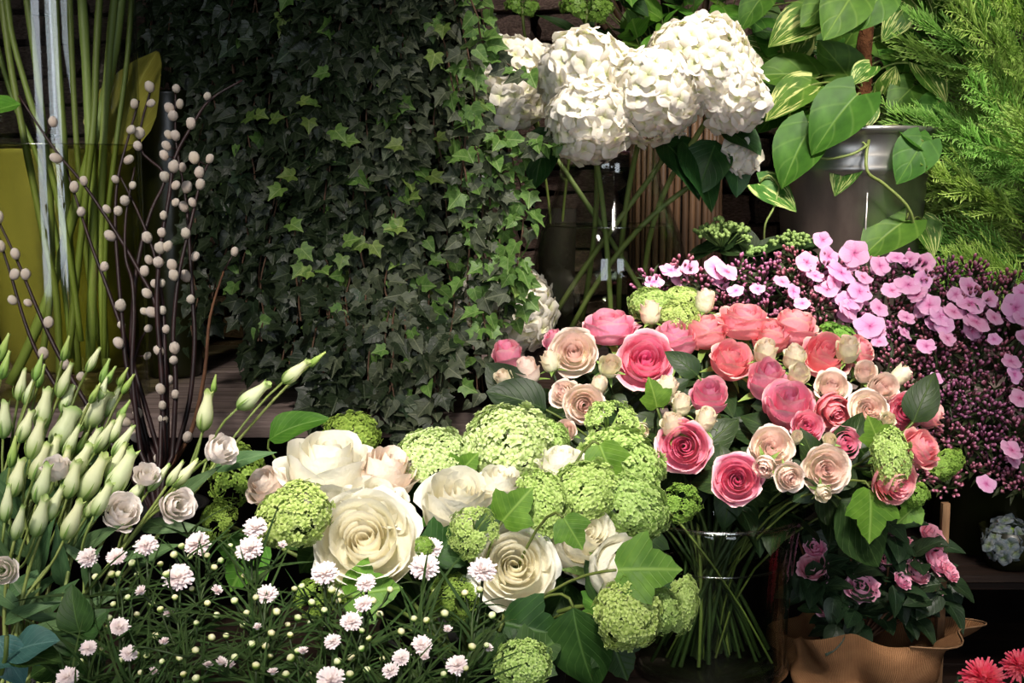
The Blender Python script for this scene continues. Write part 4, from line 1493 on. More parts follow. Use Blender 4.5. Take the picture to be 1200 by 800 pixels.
# leaves the photograph shows singled out, each on a leafy viburnum twig of its own or on the rose bouquet
LEAVES = [
    # shape, mat, base px, tip px, d, size px, normal lean, bouquet, label
    ('maple', 'vib_leaf', (722, 668), (798, 664), 1.10, 74, (-.15, .45, 1), 'w', 'large lobed bright green leaf over the white roses'),
    ('maple', 'vib_leaf', (588, 612), (622, 572), 1.16, 52, (.1, .4, 1), 'w', 'lobed green leaf between the loose viburnum and ragged viburnum'),
    ('maple', 'vib_leaf_dark', (500, 590), (486, 545), 1.30, 60, (-.3, .3, 1), 'w', 'dark lobed leaf left of the upward white rose'),
    ('maple', 'vib_leaf', (532, 560), (556, 535), 1.28, 40, (.2, .3, 1), 'w', 'green leaf under the largest viburnum'),
    ('ovate', 'vib_leaf_dark', (440, 552), (470, 598), 1.285, 62, (.2, .2, 1), 'w', 'narrow dark green leaf by the blush white rose'),
    ('maple', 'vib_leaf', (702, 520), (718, 560), 1.24, 50, (-.2, .3, 1), 'w', 'green leaf lying on the broad viburnum'),
    ('maple', 'vib_leaf', (660, 606), (682, 642), 1.12, 42, (-.2, .5, .9), 'w', 'curled green leaf on the creamy white rose'),
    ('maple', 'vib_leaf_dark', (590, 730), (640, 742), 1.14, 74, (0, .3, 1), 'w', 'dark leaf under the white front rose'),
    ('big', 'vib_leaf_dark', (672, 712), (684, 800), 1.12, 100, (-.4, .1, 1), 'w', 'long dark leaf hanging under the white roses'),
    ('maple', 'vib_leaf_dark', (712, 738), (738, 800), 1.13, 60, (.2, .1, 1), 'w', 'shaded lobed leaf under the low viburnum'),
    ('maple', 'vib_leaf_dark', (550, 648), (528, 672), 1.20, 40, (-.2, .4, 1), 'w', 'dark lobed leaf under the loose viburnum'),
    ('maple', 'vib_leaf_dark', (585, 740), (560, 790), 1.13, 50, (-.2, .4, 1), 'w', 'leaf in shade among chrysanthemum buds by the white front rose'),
    ('ovate', 'vib_leaf', (315, 515), (370, 478), 1.42, 72, (-.1, .7, .6), 'w', 'arching pale green leaf below the ivy'),
    ('big', 'rose_leaf', (612, 470), (585, 440), 1.50, 60, (-.3, .5, .8), 'p', 'dull green leaf under the closed magenta rose'),
    ('big', 'rose_leaf', (640, 480), (600, 462), 1.42, 72, (-.2, .6, .8), 'p', 'broad dull leaf above the largest viburnum'),
    ('ovate', 'rose_leaf', (818, 440), (788, 412), 1.50, 44, (-.2, .4, .9), 'p', 'dark glossy leaf between the salmon roses'),
    ('ovate', 'rose_leaf', (1070, 495), (1092, 440), 1.42, 62, (-.3, .3, 1), 'p', 'dark oval leaf standing at the bouquet edge'),
    ('maple', 'vib_leaf', (1020, 572), (1022, 622), 1.36, 62, (.3, .1, 1), 'p', 'crinkled bright leaf hanging below the drooping viburnum'),
    ('big', 'rose_leaf', (985, 585), (1035, 655), 1.38, 92, (.2, .3, 1), 'p', 'large greyish leaf hanging over the azalea'),
    ('maple', 'vib_leaf', (1075, 590), (1055, 612), 1.40, 32, (.1, .2, 1), 'p', 'small lobed leaf under the dangling viburnum'),
    ('big', 'rose_leaf', (960, 570), (990, 600), 1.40, 70, (0, .4, 1), 'p', 'dark leaf under the peach-hearted rose'),
    ('maple', 'vib_leaf', (770, 478), (764, 446), 1.46, 36, (.2, .3, 1), 'p', 'green leaf above the loose flat viburnum'),
    ('maple', 'vib_leaf', (1030, 520), (1020, 492), 1.37, 36, (-.2, .4, .9), 'p', 'green leaf tucked over the drooping viburnum'),
]
for k, (shp, mt, a, b, d, sz, nl, bq, lb) in enumerate(LEAVES):
    p0, p1 = P(a[0], a[1], d + .01), P(b[0], b[1], d)
    base, mid = (pv_base(a[0]), pv_mid(a[0])) if bq == 'p' else (wb_base(a[0]), wb_mid(a[0]))
    r = thing('leafy_twig', lb, 'leaf twig', base, 'leaves in the bouquets')
    pts = bez(p0, p0 - (p1 - p0).normalized() * .03, Vector(mid) + Vector((0, 0, .03)), Vector(base), 9)
    part('stem', T().tube(pts, .0014, 5).mesh('stem', M['stem']), r)
    add_leaf(r, shp, mt, p1 - p0, DIR(*nl), p0, S(sz, d), rr)

# ------------------------------------------------------------------ hydrangeas
HYDS = [
    (600, 98, 56, 1.98, (-.5, .4, .8), (1, 1, .95), 105, 'hydrangea head behind the ivy tip, hindmost in the belly vase'),
    (684, 88, 54, 1.84, (-.3, .7, .8), (1, 1, 1), 105, 'hydrangea head rising highest beside the green fern stakes'),
    (690, 142, 50, 1.80, (-.2, .1, 1), (1, 1, 1), 100, 'lowest hydrangea head hanging over the belly vase mouth'),
    (762, 112, 58, 1.82, (.1, .3, 1), (1, 1, 1), 115, 'middle hydrangea head facing the front'),
    (822, 80, 66, 1.86, (.25, .8, .6), (1.05, 1, .95), 130, 'brightest topmost hydrangea head under the spotlight'),
    (855, 112, 42, 1.84, (.6, .3, .8), (1, 1, 1), 80, 'hydrangea head nearest the pothos'),
    (868, 182, 20, 1.90, (.6, -.2, .7), (1, 1, 1), 26, 'small low hydrangea cluster beneath dark leaves'),
]


def hydrangea(x, y, rp, d, lean, sq, n, lb, base, mid, group, fl=14.5, meshes=FLORET, core='hydrangea', low=-.5):
    axis = DIR(*lean)
    s = S(rp, d) * .9
    c = P(x, y, d)
    r = thing('hydrangea_stem', lb, 'hydrangea', base, group)
    Mx = axis_mat(axis, c, 1.0, rr.uniform(0, 6))
    part('flower_core', T().ball((0, 0, 0), s * .74, 14, 9, .9).mesh('flower_core', M[core]), r, Mx)
    for k in range(n):
        z = 1 - (k + .5) / n * (1 - low)
        a = k * 2.39996
        q = math.sqrt(max(0, 1 - z * z))
        dv = Vector((q * math.cos(a) * sq[0], q * math.sin(a) * sq[1], z * sq[2]))
        lump = 1 + .12 * noise.noise(dv * 2.1 + Vector((x, y, 0)))
        p = dv * (s * lump * rr.uniform(.93, 1.05))
        nr = (dv.normalized() + rvec(rr, .42)).normalized()
        part('floret', meshes[rr.randrange(len(meshes))], r, Mx @ axis_mat(nr, p, S(fl, d) * rr.uniform(.85, 1.15), rr.uniform(0, 6)))
    p0 = c - axis * (s * .6)
    pts = bez(p0, p0 - axis * .05 - Vector((0, 0, .05)), Vector(mid), Vector(base), 12)
    part('stem', T().tube(pts, .0042, 7).mesh('stem', M['stem_pale']), r)
    return r


hv_bases = [(-.085, -.02), (-.04, .03), (.0, -.06), (.02, .05), (.095, -.02), (.06, .04), (-.06, -.05)]
for k, (x, y, rp, d, lean, sq, n, lb) in enumerate(HYDS):
    bxp, byp = hv_bases[k]
    base = Vector(hv_c) + Vector((bxp if k != 0 else .08, byp, .02))
    if k == 4:
        base = Vector(hv_c) + Vector((-.09, -.03, .03))
    mid = Vector(hv_c) + Vector(((x - 713) / 1500 * 1.2 * .35, rr.uniform(-.04, .04), hv_prof[-1][1] - .08))
    h = hydrangea(x, y, rp, d, lean, sq, n, 'white ' + lb, base, mid, 'white hydrangeas in the belly vase')
    if k in (4, 5, 6, 3):
        for (ba, ti, sz) in {4: [((800, 165), (850, 215), 80)], 5: [((845, 150), (885, 165), 62), ((840, 165), (815, 225), 70)], 6: [((862, 190), (872, 240), 40)], 3: [((770, 160), (820, 190), 80)]}[k]:
            add_leaf(h, 'big', 'hyd_leaf', P(*ti, 1.86) - P(*ba, 1.9), DIR(.1, .7, .5), P(*ba, 1.9), S(sz, 1.88), rr)
    if k == 0:
        add_leaf(h, 'big', 'hyd_leaf', P(610, 205, 1.9) - P(650, 150, 1.95), DIR(-.2, .6, .6), P(650, 150, 1.95), S(70, 1.9), rr)
# the low head behind the ivy, in a hidden pot on the shelf
bh = bucket('flower_bucket', 'black bucket under the low hydrangea by the ivy', 592, 1.93, SHELF_Z, .05, .04, .048)
hydrangea(592, 360, 54, 1.90, (.1, .3, 1), (1, 1.15, 1), 110, 'white hydrangea head low behind the trailing ivy beside the belly vase', Vector(bh) + Vector((0, 0, -.04)), Vector(bh) + Vector((0, 0, .02)), 'white hydrangea by the ivy')


def spline(pts, n=4):
    out = []
    m = len(pts)
    for i in range(m - 1):
        a, b, c, d = pts[max(0, i - 1)], pts[i], pts[i + 1], pts[min(m - 1, i + 2)]
        for s in range(n):
            t = s / n
            out.append(.5 * ((2 * b) + (c - a) * t + (2 * a - 5 * b + 4 * c - d) * t * t + (-a + 3 * b - 3 * c + d) * t ** 3))
    out.append(pts[-1])
    return out


# ------------------------------------------------------------------ pussy willow
WBR = [
    ([(22, 112), (64, 175), (95, 212), (125, 255), (160, 312), (184, 362), (194, 430), (196, 540)], 'twig crossing the tall vase from the upper edge'),
    ([(78, 198), (90, 235), (108, 290), (125, 335), (145, 392), (160, 440), (186, 530)], 'twig running down the middle of the tall vase'),
    ([(-6, 250), (20, 305), (45, 365), (60, 398), (82, 440), (130, 520)], 'upper twig at the picture edge beside the vase'),
    ([(-4, 270), (12, 320), (30, 380), (48, 422), (80, 475), (120, 530)], 'lower twig at the picture edge beside the vase'),
    ([(163, 118), (150, 162), (138, 210), (135, 260), (138, 312), (143, 372), (150, 440), (172, 530)], 'twig topped by catkins at the vase rim side'),
    ([(158, 196), (148, 250), (147, 300), (155, 330), (157, 372), (155, 440), (165, 530)], 'short twig against the water of the tall vase'),
    ([(178, 100), (163, 170), (193, 205), (178, 245), (165, 290), (157, 345), (155, 430), (175, 530)], 'thick twig forking before the olive pot'),
    ([(139, 203), (160, 245), (180, 295), (190, 350), (193, 400), (193, 460), (190, 540)], 'twig slanting across the thick forking twig'),
    ([(284, 94), (246, 117), (226, 146), (205, 185), (198, 232), (188, 290), (184, 360), (190, 450), (192, 535)], 'long twig reaching over to the ivy'),
    ([(206, 104), (206, 162), (214, 212), (219, 245), (223, 300), (226, 352), (228, 402), (222, 470), (205, 535)], 'upright twig in front of the olive pot'),
    ([(248, 185), (236, 210), (224, 260), (210, 320), (203, 390), (206, 450), (202, 535)], 'twig with catkins by the stone wall'),
    ([(262, 318), (246, 372), (240, 435), (226, 500), (205, 540)], 'bare brown twig before the stone wall'),
    ([(178, 380), (164, 400), (156, 440), (168, 500), (184, 540)], 'short forked twig above the lisianthus buds'),
    ([(190, 400), (198, 440), (190, 480), (188, 540)], 'short dark twig low above the black bucket'),
]
CATK = [(177, 103), (178, 122), (159, 123), (208, 105), (212, 123), (200, 128), (204, 137), (244, 114), (225, 146), (155, 153), (165, 157), (163, 172), (199, 159),
        (207, 160), (197, 172), (194, 183), (152, 188), (64, 144), (68, 186), (229, 186), (247, 187), (205, 196), (215, 197), (235, 203), (89, 220), (100, 213), (97, 249),
        (20, 298), (3, 289), (0, 255), (19, 322), (32, 322), (17, 352), (35, 355), (59, 378), (137, 211), (157, 218), (127, 246), (140, 248), (148, 236), (131, 277),
        (124, 313), (143, 358), (144, 381), (141, 402), (195, 208), (207, 218), (220, 220), (236, 217), (207, 238), (227, 238), (217, 243), (193, 253), (191, 273),
        (219, 274), (189, 291), (198, 289), (230, 301), (174, 279), (176, 305), (171, 318), (187, 308), (203, 311), (205, 323), (219, 324), (183, 333), (191, 332),
        (174, 344), (225, 351), (171, 365), (180, 366), (192, 364), (175, 385), (196, 386), (288, 274), (174, 417), (188, 411), (206, 408), (205, 422), (53, 414),
        (78, 427), (96, 441), (200, 445), (190, 456), (207, 462), (192, 475), (193, 491), (163, 484), (149, 494), (157, 504), (162, 512), (221, 512), (188, 539), (238, 495)]
wr = random.Random(5)
WILL = []
for k, (pl, lb) in enumerate(WBR):
    dd = [1.70 + .02 * math.sin(k * 2.3) - .06 * (i / (len(pl) - 1)) for i in range(len(pl))]
    pts = spline([P(x, y, d) for (x, y), d in zip(pl, dd)], 4)
    base = Vector(WLB) + Vector((wr.uniform(-.03, .03), wr.uniform(-.03, .03), -.15))
    full = pts + [(pts[-1] + Vector(WLB)) / 2 + Vector((0, 0, .01)), Vector(WLB) + Vector((0, 0, -.02)), base]
    r = thing('willow_branch', 'dark pussy willow ' + lb, 'willow branch', base, 'pussy willow branches')
    n = len(full)
    part('twig', T().tube(full, [.0014 + .0026 * (i / (n - 1)) ** .8 for i in range(n)], 6).mesh('twig', M['bark_brown' if k == 11 else 'bark_dark']), r)
    WILL.append((r, pts))
for x, y in CATK:
    best = None
    for r, pts in WILL:
        for i, p in enumerate(pts[:-2]):
            # compare in the plane of the branch
            q = P(x, y, (p - CAM).dot(FWD))
            dist = (q - p).length
            if best is None or dist < best[0]:
                best = (dist, r, p, q, (pts[max(0, i - 1)] - pts[i + 1]).normalized())
    dist, r, p, q, tang = best
    side = DIR(0, 0, 1) * .006
    q = q + side
    if dist > .03:
        q = p + (q - p) * (.03 / dist)
    dirv = ((q - p).normalized() * .6 + tang * .7 + rvec(wr, .25)).normalized()
    part('catkin', CATKIN, r, axis_mat(dirv, q, S(6.0, 1.68) * wr.uniform(.72, 1.1), wr.uniform(0, 6)) @ Matrix.Diagonal((1, .94, 1.22, 1)))
    if dist > .006:
        part('stalk', T().tube([p, q], [.0012, .0010], 4).mesh('stalk', M['bark_dark']), r)

# ------------------------------------------------------------------ lisianthus
LBUD = [(77, 409, 30, 3), (109, 422, 32, 0), (123, 435, 30, 3), (129, 440, 24, 3), (144, 442, 24, 3), (150, 450, 26, 3), (45, 431, 32, 3), (48, 441, 28, 3), (25, 451, 38, 0), (76, 446, 42, 0),
        (35, 458, 34, 0), (121, 455, 28, 0), (111, 461, 26, 3), (132, 471, 38, 0), (145, 481, 26, 3), (51, 480, 50, 1), (79, 468, 34, 1), (75, 504, 52, 2), (84, 517, 40, 0), (96, 519, 26, 3),
        (122, 512, 42, 0), (109, 519, 38, 1), (144, 517, 42, 0), (15, 530, 36, 3), (4, 408, 36, 3), (6, 428, 34, 3), (42, 515, 48, 1), (109, 560, 60, 1), (142, 555, 62, 1), (75, 550, 52, 0),
        (85, 562, 46, 1), (47, 542, 46, 1), (136, 542, 48, 0), (50, 567, 48, 1), (205, 555, 34, 0), (217, 555, 42, 0), (186, 560, 38, 0), (241, 482, 48, 1), (251, 450, 22, 3), (296, 464, 48, 1),
        (346, 436, 40, 1), (371, 421, 26, 3), (112, 480, 48, 2), (5, 492, 44, 1), (136, 502, 36, 1), (47, 606, 50, 1), (85, 610, 50, 1), (22, 613, 44, 0), (110, 591, 36, 0), (30, 500, 40, 1),
        (62, 530, 40, 1), (100, 490, 36, 0), (20, 560, 46, 1), (64, 590, 44, 0), (120, 585, 44, 1), (160, 575, 40, 0), (8, 590, 44, 0), (95, 540, 44, 1)]
LOPEN = [(143, 600, 28, (.5, .5, .7)), (208, 592, 25, (.6, .1, .8)), (259, 527, 23, (.7, .4, .6)), (2, 668, 22, (.2, .2, 1)), (66, 548, 20, (0, .8, .5)), (172, 556, 18, (.3, .6, .7))]
lr = random.Random(13)


def dlis(y):
    return 1.10 + (640 - y) / 240 * .20


heads = [(x, y, 'b', l, v) for x, y, l, v in LBUD] + [(x, y, 'o', q, ln) for x, y, q, ln in LOPEN]
spec = [[h for h in heads if h[0] > 235 and h[1] < 500 and h[0] < 262], [h for h in heads if h[0] > 280]]
rest = [h for h in heads if not (h[0] > 235 and h[1] < 500)]
rest.sort(key=lambda h: -h[1])
groups = list(spec)
while rest:
    h = rest.pop(0)
    near = sorted(rest, key=lambda g: (g[0] - h[0]) ** 2 + ((g[1] - h[1]) * .6) ** 2)[:2]
    near = [g for g in near if abs(g[0] - h[0]) < 40 and abs(g[1] - h[1]) < 70]
    for g in near:
        rest.remove(g)
    groups.append([h] + near)
groups.sort(key=lambda g: sum(h[0] for h in g) / len(g))
nlis = len(groups)
for gi, g in enumerate(groups):
    g.sort(key=lambda h: h[1])
    x0 = sum(h[0] for h in g) / len(g)
    base = Vector(LB) + Vector((lr.uniform(-.05, .05), lr.uniform(-.05, .05), -.09))
    top = g[0]
    if gi == nlis - 1:
        lb = 'lisianthus stem reaching furthest right with three buds before the ivy'
    elif any(h[2] == 'o' and h[0] == 259 for h in g):
        lb = 'lisianthus stem with a white flower before the loose dark viburnum'
    elif any(h[2] == 'o' and h[0] == 208 for h in g):
        lb = 'lisianthus stem with an open white flower over the chrysanthemums'
    elif any(h[2] == 'o' and h[0] == 143 for h in g):
        lb = 'lisianthus stem with the biggest half-open white flower'
    elif any(h[2] == 'o' and h[0] == 2 for h in g):
        lb = 'lisianthus stem with an open blush flower cut by the picture edge'
    else:
        lb = 'white lisianthus stem with %s, %s from the left' % ({1: 'one bud', 2: 'two buds', 3: 'three buds'}[len(g)], ORD[gi])
    r = thing('lisianthus_stem', lb, 'lisianthus', base, 'white lisianthus stems')
    fork = None
    for hi, (x, y, typ, sz, ex) in enumerate(g):
        d = dlis(y) + lr.uniform(-.02, .02)
        c = P(x, y, d)
        src = fork if fork is not None else base
        if typ == 'b':
            ln = S(sz, d) * 1.02
            axis = ((c - (Vector(LB) + Vector((0, 0, .02)))).normalized() + DIR(.6 + lr.uniform(-.35, .25), .5, .1 + lr.uniform(-.2, .3)) * .6).normalized()
            if x > 280:
                axis = DIR(.75, .6, .15)
            if 235 < x < 262:
                axis = DIR(.2, 1, .1)
            b0 = c - axis * (ln * .5)
            part('bud', LISB[ex], r, axis_mat(axis, b0, ln, lr.uniform(0, 6)))
            part('calyx', LISC, r, axis_mat(axis, b0, ln, lr.uniform(0, 6)))
        else:
            axis = DIR(*ex)
            s = S(sz, d) * 1.05
            b0 = c - axis * (.7 * s)
            Mx = axis_mat(axis, b0, s, lr.uniform(0, 6))
            for me, sp, tl in LISO[hi % 2]:
                part('petal', me, r, Mx @ Matrix.Rotation(sp, 4, 'Z'))
            part('calyx', LISC, r, Mx)
        if hi == 0:
            mid = Vector(LB) + Vector((lr.uniform(-.04, .04), lr.uniform(-.04, .04), .02))
            pts = bez(b0, b0 - axis * .08, mid + (b0 - mid) * .4 - Vector((0, 0, .02)), mid, 12) + [base]
            fork = pts[6] if len(g) > 1 else None
            fork_dir = (pts[4] - pts[7]).normalized()
            part('stalk', T().tube(pts, [.0014 + .0008 * (i / 12) for i in range(len(pts))], 6).mesh('stalk', M['stem_pale' if gi % 3 else 'stem']), r)
            for q in range(2):
                pp = pts[5 + 3 * q]
                add_leaf(r, 'lance', 'lis_leaf', axis * .7 + DIR(lr.uniform(-.8, .8), .1, .5), DIR(lr.uniform(-.5, .5), .5, 1), pp, .06 * lr.uniform(.7, 1.2), lr)
        else:
            pts = bez(b0, b0 - axis * .05, fork + fork_dir * .04, fork, 8)
            part('side_stalk', T().tube(pts, .0013, 5).mesh('side_stalk', M['stem_pale']), r)

# blue-green eucalyptus leaves in the corner
er = random.Random(3)
eb = Vector(LB) + Vector((-.03, -.05, -.09))
eu = thing('eucalyptus_twig', 'twig of broad blue-green leaves under the lisianthus', 'leaf twig', eb)
et = P(8, 745, 1.0)
part('stem', T().tube(bez(et, et - Vector((0, 0, .05)), Vector(LB) + Vector((-.03, -.05, .05)), eb, 8), .002, 6).mesh('stem', M['stem']), eu)
for (a, b, sz, nl, mt) in (((12, 765), (74, 735), 66, (.1, .8, .7), 'euca'), ((-12, 772), (38, 752), 58, (-.1, .9, .5), 'euca'), ((-4, 745), (24, 812), 60, (.2, .1, 1), 'euca'),
                           ((15, 770), (88, 760), 64, (.1, .9, .4), 'vib_leaf_dark')):
    add_leaf(eu, 'big', mt, P(*b, 1.0) - P(*a, 1.02), DIR(*nl), P(*a, 1.02), S(sz, 1.0), er)
l2 = thing('leafy_twig', 'dark glossy leaves low between lisianthus stems and chrysanthemums', 'leaf twig', Vector(LB) + Vector((.05, .0, -.09)), None)
part('stem', T().tube(bez(P(95, 760, 1.06), P(95, 790, 1.06), Vector(LB) + Vector((.05, 0, .02)), Vector(LB) + Vector((.05, 0, -.09)), 6), .0016, 5).mesh('stem', M['stem_dark']), l2)
for a, b, sz in (((95, 745), (75, 690), 55), ((90, 750), (118, 705), 45), ((98, 758), (60, 745), 40), ((95, 755), (110, 790), 50), ((98, 760), (20, 790), 70)):
    add_leaf(l2, 'big', 'vib_leaf_dark', P(*b, 1.05) - P(*a, 1.06), DIR(er.uniform(-.4, .4), .5, .8), P(*a, 1.06), S(sz, 1.05), er)

# ------------------------------------------------------------------ small white chrysanthemums
MUMS = [(299, 617, 15), (231, 636, 17), (293, 642, 18), (171, 638, 15), (209, 676, 19), (313, 695, 14), (136, 651, 13), (103, 652, 14), (167, 695, 10), (140, 733, 13), (103, 758, 11), (151, 764, 11),
        (79, 792, 14), (197, 721, 9), (194, 754, 9), (254, 694, 10), (302, 737, 8), (258, 778, 10), (270, 781, 9), (244, 781, 9), (497, 664, 19), (425, 706, 12), (412, 727, 14), (380, 671, 17),
        (566, 667, 18), (428, 682, 13), (495, 754, 13), (470, 769, 12), (457, 784, 11), (535, 778, 14), (387, 795, 18), (389, 750, 11), (505, 641, 16), (571, 762, 9), (497, 771, 9), (524, 739, 8),
        (212, 600, 10), (240, 650, 9), (330, 640, 8), (355, 765, 9), (320, 790, 9), (180, 790, 9)]
BUDS = [(457, 691), (510, 694), (545, 695), (562, 691), (577, 721), (500, 727), (432, 748), (448, 772), (424, 760), (395, 697), (389, 692), (365, 706), (354, 687), (324, 717), (349, 724), (337, 732),
        (317, 742), (340, 744), (311, 757), (349, 763), (341, 771), (317, 769), (570, 756), (553, 758), (546, 783), (521, 719), (397, 704), (412, 771), (396, 775), (437, 704), (424, 739), (520, 790),
        (155, 660), (188, 661), (161, 673), (195, 673), (243, 651), (223, 652), (279, 650), (286, 675), (251, 665), (259, 657), (139, 673), (131, 673), (112, 676), (133, 708), (127, 724), (123, 739),
        (178, 708), (188, 714), (243, 707), (275, 704), (289, 718), (323, 717), (254, 721), (286, 732), (302, 740), (248, 747), (295, 755), (318, 742), (229, 762), (210, 771), (172, 768), (165, 788),
        (160, 768), (120, 760), (142, 774), (213, 640), (270, 640), (204, 650), (345, 690), (365, 730), (380, 715), (445, 720), (470, 740), (485, 725), (150, 700), (182, 745), (230, 730), (205, 700),
        (265, 745), (275, 770), (335, 790), (362, 790), (410, 790), (430, 785), (95, 775), (110, 740), (215, 790), (230, 795), (190, 775), (300, 780), (300, 700), (160, 720), (146, 750), (225, 690)]
mr = random.Random(31)


def dmum(y):
    return 1.00 + (800 - y) / 200 * .16


items = [(x, y, 'f', q) for x, y, q in MUMS] + [(x, y, 'b', 5.0) for x, y in BUDS]
seeds = [it for it in items if it[2] == 'f' and it[3] >= 11]
clus = {i: [] for i in range(len(seeds))}
for it in items:
    if it in seeds:
        continue
    i = min(range(len(seeds)), key=lambda q: (seeds[q][0] - it[0]) ** 2 + (seeds[q][1] - it[1]) ** 2)
    clus[i].append(it)
order = sorted(range(len(seeds)), key=lambda i: seeds[i][0])
MUML = {299: 'spray whose white flower sits under the drooping viburnum', 231: 'spray with a flat white flower below the sparse viburnum sprig', 293: 'spray with two-tier white flower beside the drooping viburnum',
        171: 'spray with a frayed white flower under the lisianthus', 209: 'spray with the broadest white flower in the dark middle', 313: 'spray with a lone round white flower on a tall stalk',
        136: 'spray with a pinkish flower behind lisianthus stems', 103: 'spray with a pinkish flower nearest the lisianthus bucket', 497: 'spray with the biggest starry white flower by the largest rose',
        425: 'spray with a pointed white flower below the largest rose', 412: 'spray with a white flower over narrow arching leaves', 380: 'spray with a pink-white flower pressed against the largest rose',
        566: 'spray with a pink-white flower on the white front rose', 428: 'spray with a flower in shade under the largest rose', 495: 'spray with a round white flower near the bottom centre',
        470: 'spray with a small open star flower near the bottom centre', 457: 'spray with a low pinkish flower at the bottom centre', 535: 'spray with a pink-white flower by the lowest viburnum',
        387: 'spray with a large white flower cut by the bottom edge', 389: 'spray with an untidy white flower in the grassy leaves', 505: 'spray with a white flower behind the starry one',
        140: 'spray with a pale shaded flower amid buds', 151: 'spray with a small white flower over a yellow bud', 79: 'spray with a white flower in the lower corner'}
for oi, i in enumerate(order):
    x, y, _, q = seeds[i]
    lb = 'white chrysanthemum ' + MUML.get(x, 'spray with a small flower near the dark glossy leaves' if x == 103 else 'spray with buds')
    if (x, y) == (103, 758):
        lb = 'white chrysanthemum spray with a small flower over the blue-green leaves'
    d = dmum(y)
    c = P(x, y, d)
    bxx = max(-.085, min(.085, (x - 330) / 1500 * .5))
    base = Vector(MB_) + Vector((bxx + mr.uniform(-.02, .02), mr.uniform(-.06, .06), -.085))
    r = thing('chrysanthemum_spray', lb, 'chrysanthemum', base, 'white chrysanthemum sprays')
    axis = DIR(mr.uniform(-.25, .25), .75, .65)
    part('flower', MUM[mr.randrange(2) if q > 10 else 2], r, axis_mat(axis, c - axis * S(4, d), S(q, d) * .95, mr.uniform(0, 6)))
    part('calyx', MUMC, r, axis_mat(axis, c - axis * S(4, d), S(q, d) * .95, 0))
    mid = Vector(MB_) + Vector((bxx * 1.3 + (x - 330) / 1500 * .25, mr.uniform(-.03, .05), .02))
    pts = bez(c - axis * S(5, d), c - Vector((0, 0, .05)), mid + Vector((0, 0, .05)), mid, 9) + [base]
    part('stem', T().tube(pts, .0014, 5).mesh('stem', M['stem_dark']), r)
    for k in range(16):
        pp = pts[mr.randrange(2, 9)]
        add_leaf(r, 'grass', 'mum_leaf', DIR(mr.uniform(-1, 1), mr.uniform(.2, 1), mr.uniform(-.3, .7)), DIR(mr.uniform(-.5, .5), .6, .8), pp, mr.uniform(.03, .055), mr)
    for k in range(8):
        pp = pts[mr.randrange(4, 10)]
        add_leaf(r, 'grass', 'mum_leaf', DIR(mr.uniform(-1, 1), mr.uniform(0, .8), mr.uniform(-.3, .7)), DIR(mr.uniform(-.5, .5), .6, .8), pp, mr.uniform(.035, .06), mr)
    for (bx_, by_, t_, bq) in clus[i]:
        bd = dmum(by_) + mr.uniform(-.02, .03)
        bc = P(bx_, by_, bd)
        ax = DIR(mr.uniform(-.4, .4), .8, mr.uniform(.1, .7))
        if t_ == 'f':
            part('flower', MUM[2], r, axis_mat(ax, bc, S(bq, bd) * .95, mr.uniform(0, 6)))
            part('calyx', MUMC, r, axis_mat(ax, bc, S(bq, bd) * .95, 0))
        else:
            part('bud', MUMB, r, axis_mat(ax, bc, S(bq, bd) * mr.uniform(.75, 1.1), mr.uniform(0, 6)))
        src = min(pts, key=lambda p: abs((p - bc).length - .05))
        part('side_stem', T().tube(bez(bc - ax * S(4, bd), bc - ax * .025, src + Vector((0, 0, .02)), src, 6), .0010, 4).mesh('side_stem', M['stem_dark']), r)
        for k in range(3):
            pp = bc.lerp(src, mr.uniform(.15, .8)) - ax * .004
            add_leaf(r, 'grass', 'mum_leaf', DIR(mr.uniform(-1, 1), mr.uniform(.1, 1), mr.uniform(-.3, .6)), DIR(mr.uniform(-.5, .5), .6, .8), pp, mr.uniform(.018, .035), mr)

# ------------------------------------------------------------------ phlox
PHF = [(964, 281, 9), (971, 300, 11), (1001, 296, 14), (986, 319, 15), (945, 307, 11), (955, 323, 9), (969, 339, 11), (993, 352, 12), (1007, 341, 12), (1031, 311, 11), (1051, 302, 10), (1066, 304, 9), (1083, 308, 11),
       (1064, 333, 13), (1082, 328, 10), (1030, 361, 10), (1019, 382, 14), (994, 362, 11), (1136, 336, 11), (1089, 357, 11), (1103, 370, 12), (1118, 365, 10), (1107, 381, 10), (1137, 355, 14), (1144, 377, 13),
       (1190, 360, 14), (1198, 343, 9), (1085, 405, 10), (1110, 396, 9), (1060, 390, 8), (1185, 423, 9), (1189, 438, 9), (1196, 466, 10), (1186, 527, 12), (1156, 567, 10), (1045, 340, 10), (1012, 325, 9), (1120, 345, 8),
       (1160, 350, 8), (1075, 345, 10), (766, 330, 9), (786, 316, 11), (808, 313, 9), (838, 314, 12), (852, 318, 12), (862, 340, 8), (888, 338, 8), (917, 330, 9), (930, 341, 8), (760, 350, 7), (940, 355, 8), (1200, 395, 9), (1165, 372, 9),
       (1097, 443, 7), (1165, 397, 7), (1030, 400, 8), (1062, 372, 9), (978, 330, 9), (1200, 372, 10)]
pr = random.Random(8)


def dph(y):
    return 1.70 + (400 - y) / 200 * .12 if y < 400 else 1.70 - (y - 400) / 200 * .06


def in_ph(x, y):
    if 1000 <= x <= 1210:
        top = 318 + max(0, (x - 1090)) * .14
        return top < y < 575 - max(0, 1060 - x) * 3.2
    if 868 <= x < 1000:
        return 305 + max(0, 930 - x) * .25 < y < 395
    if 755 <= x < 868:
        return 322 < y < 372
    return False


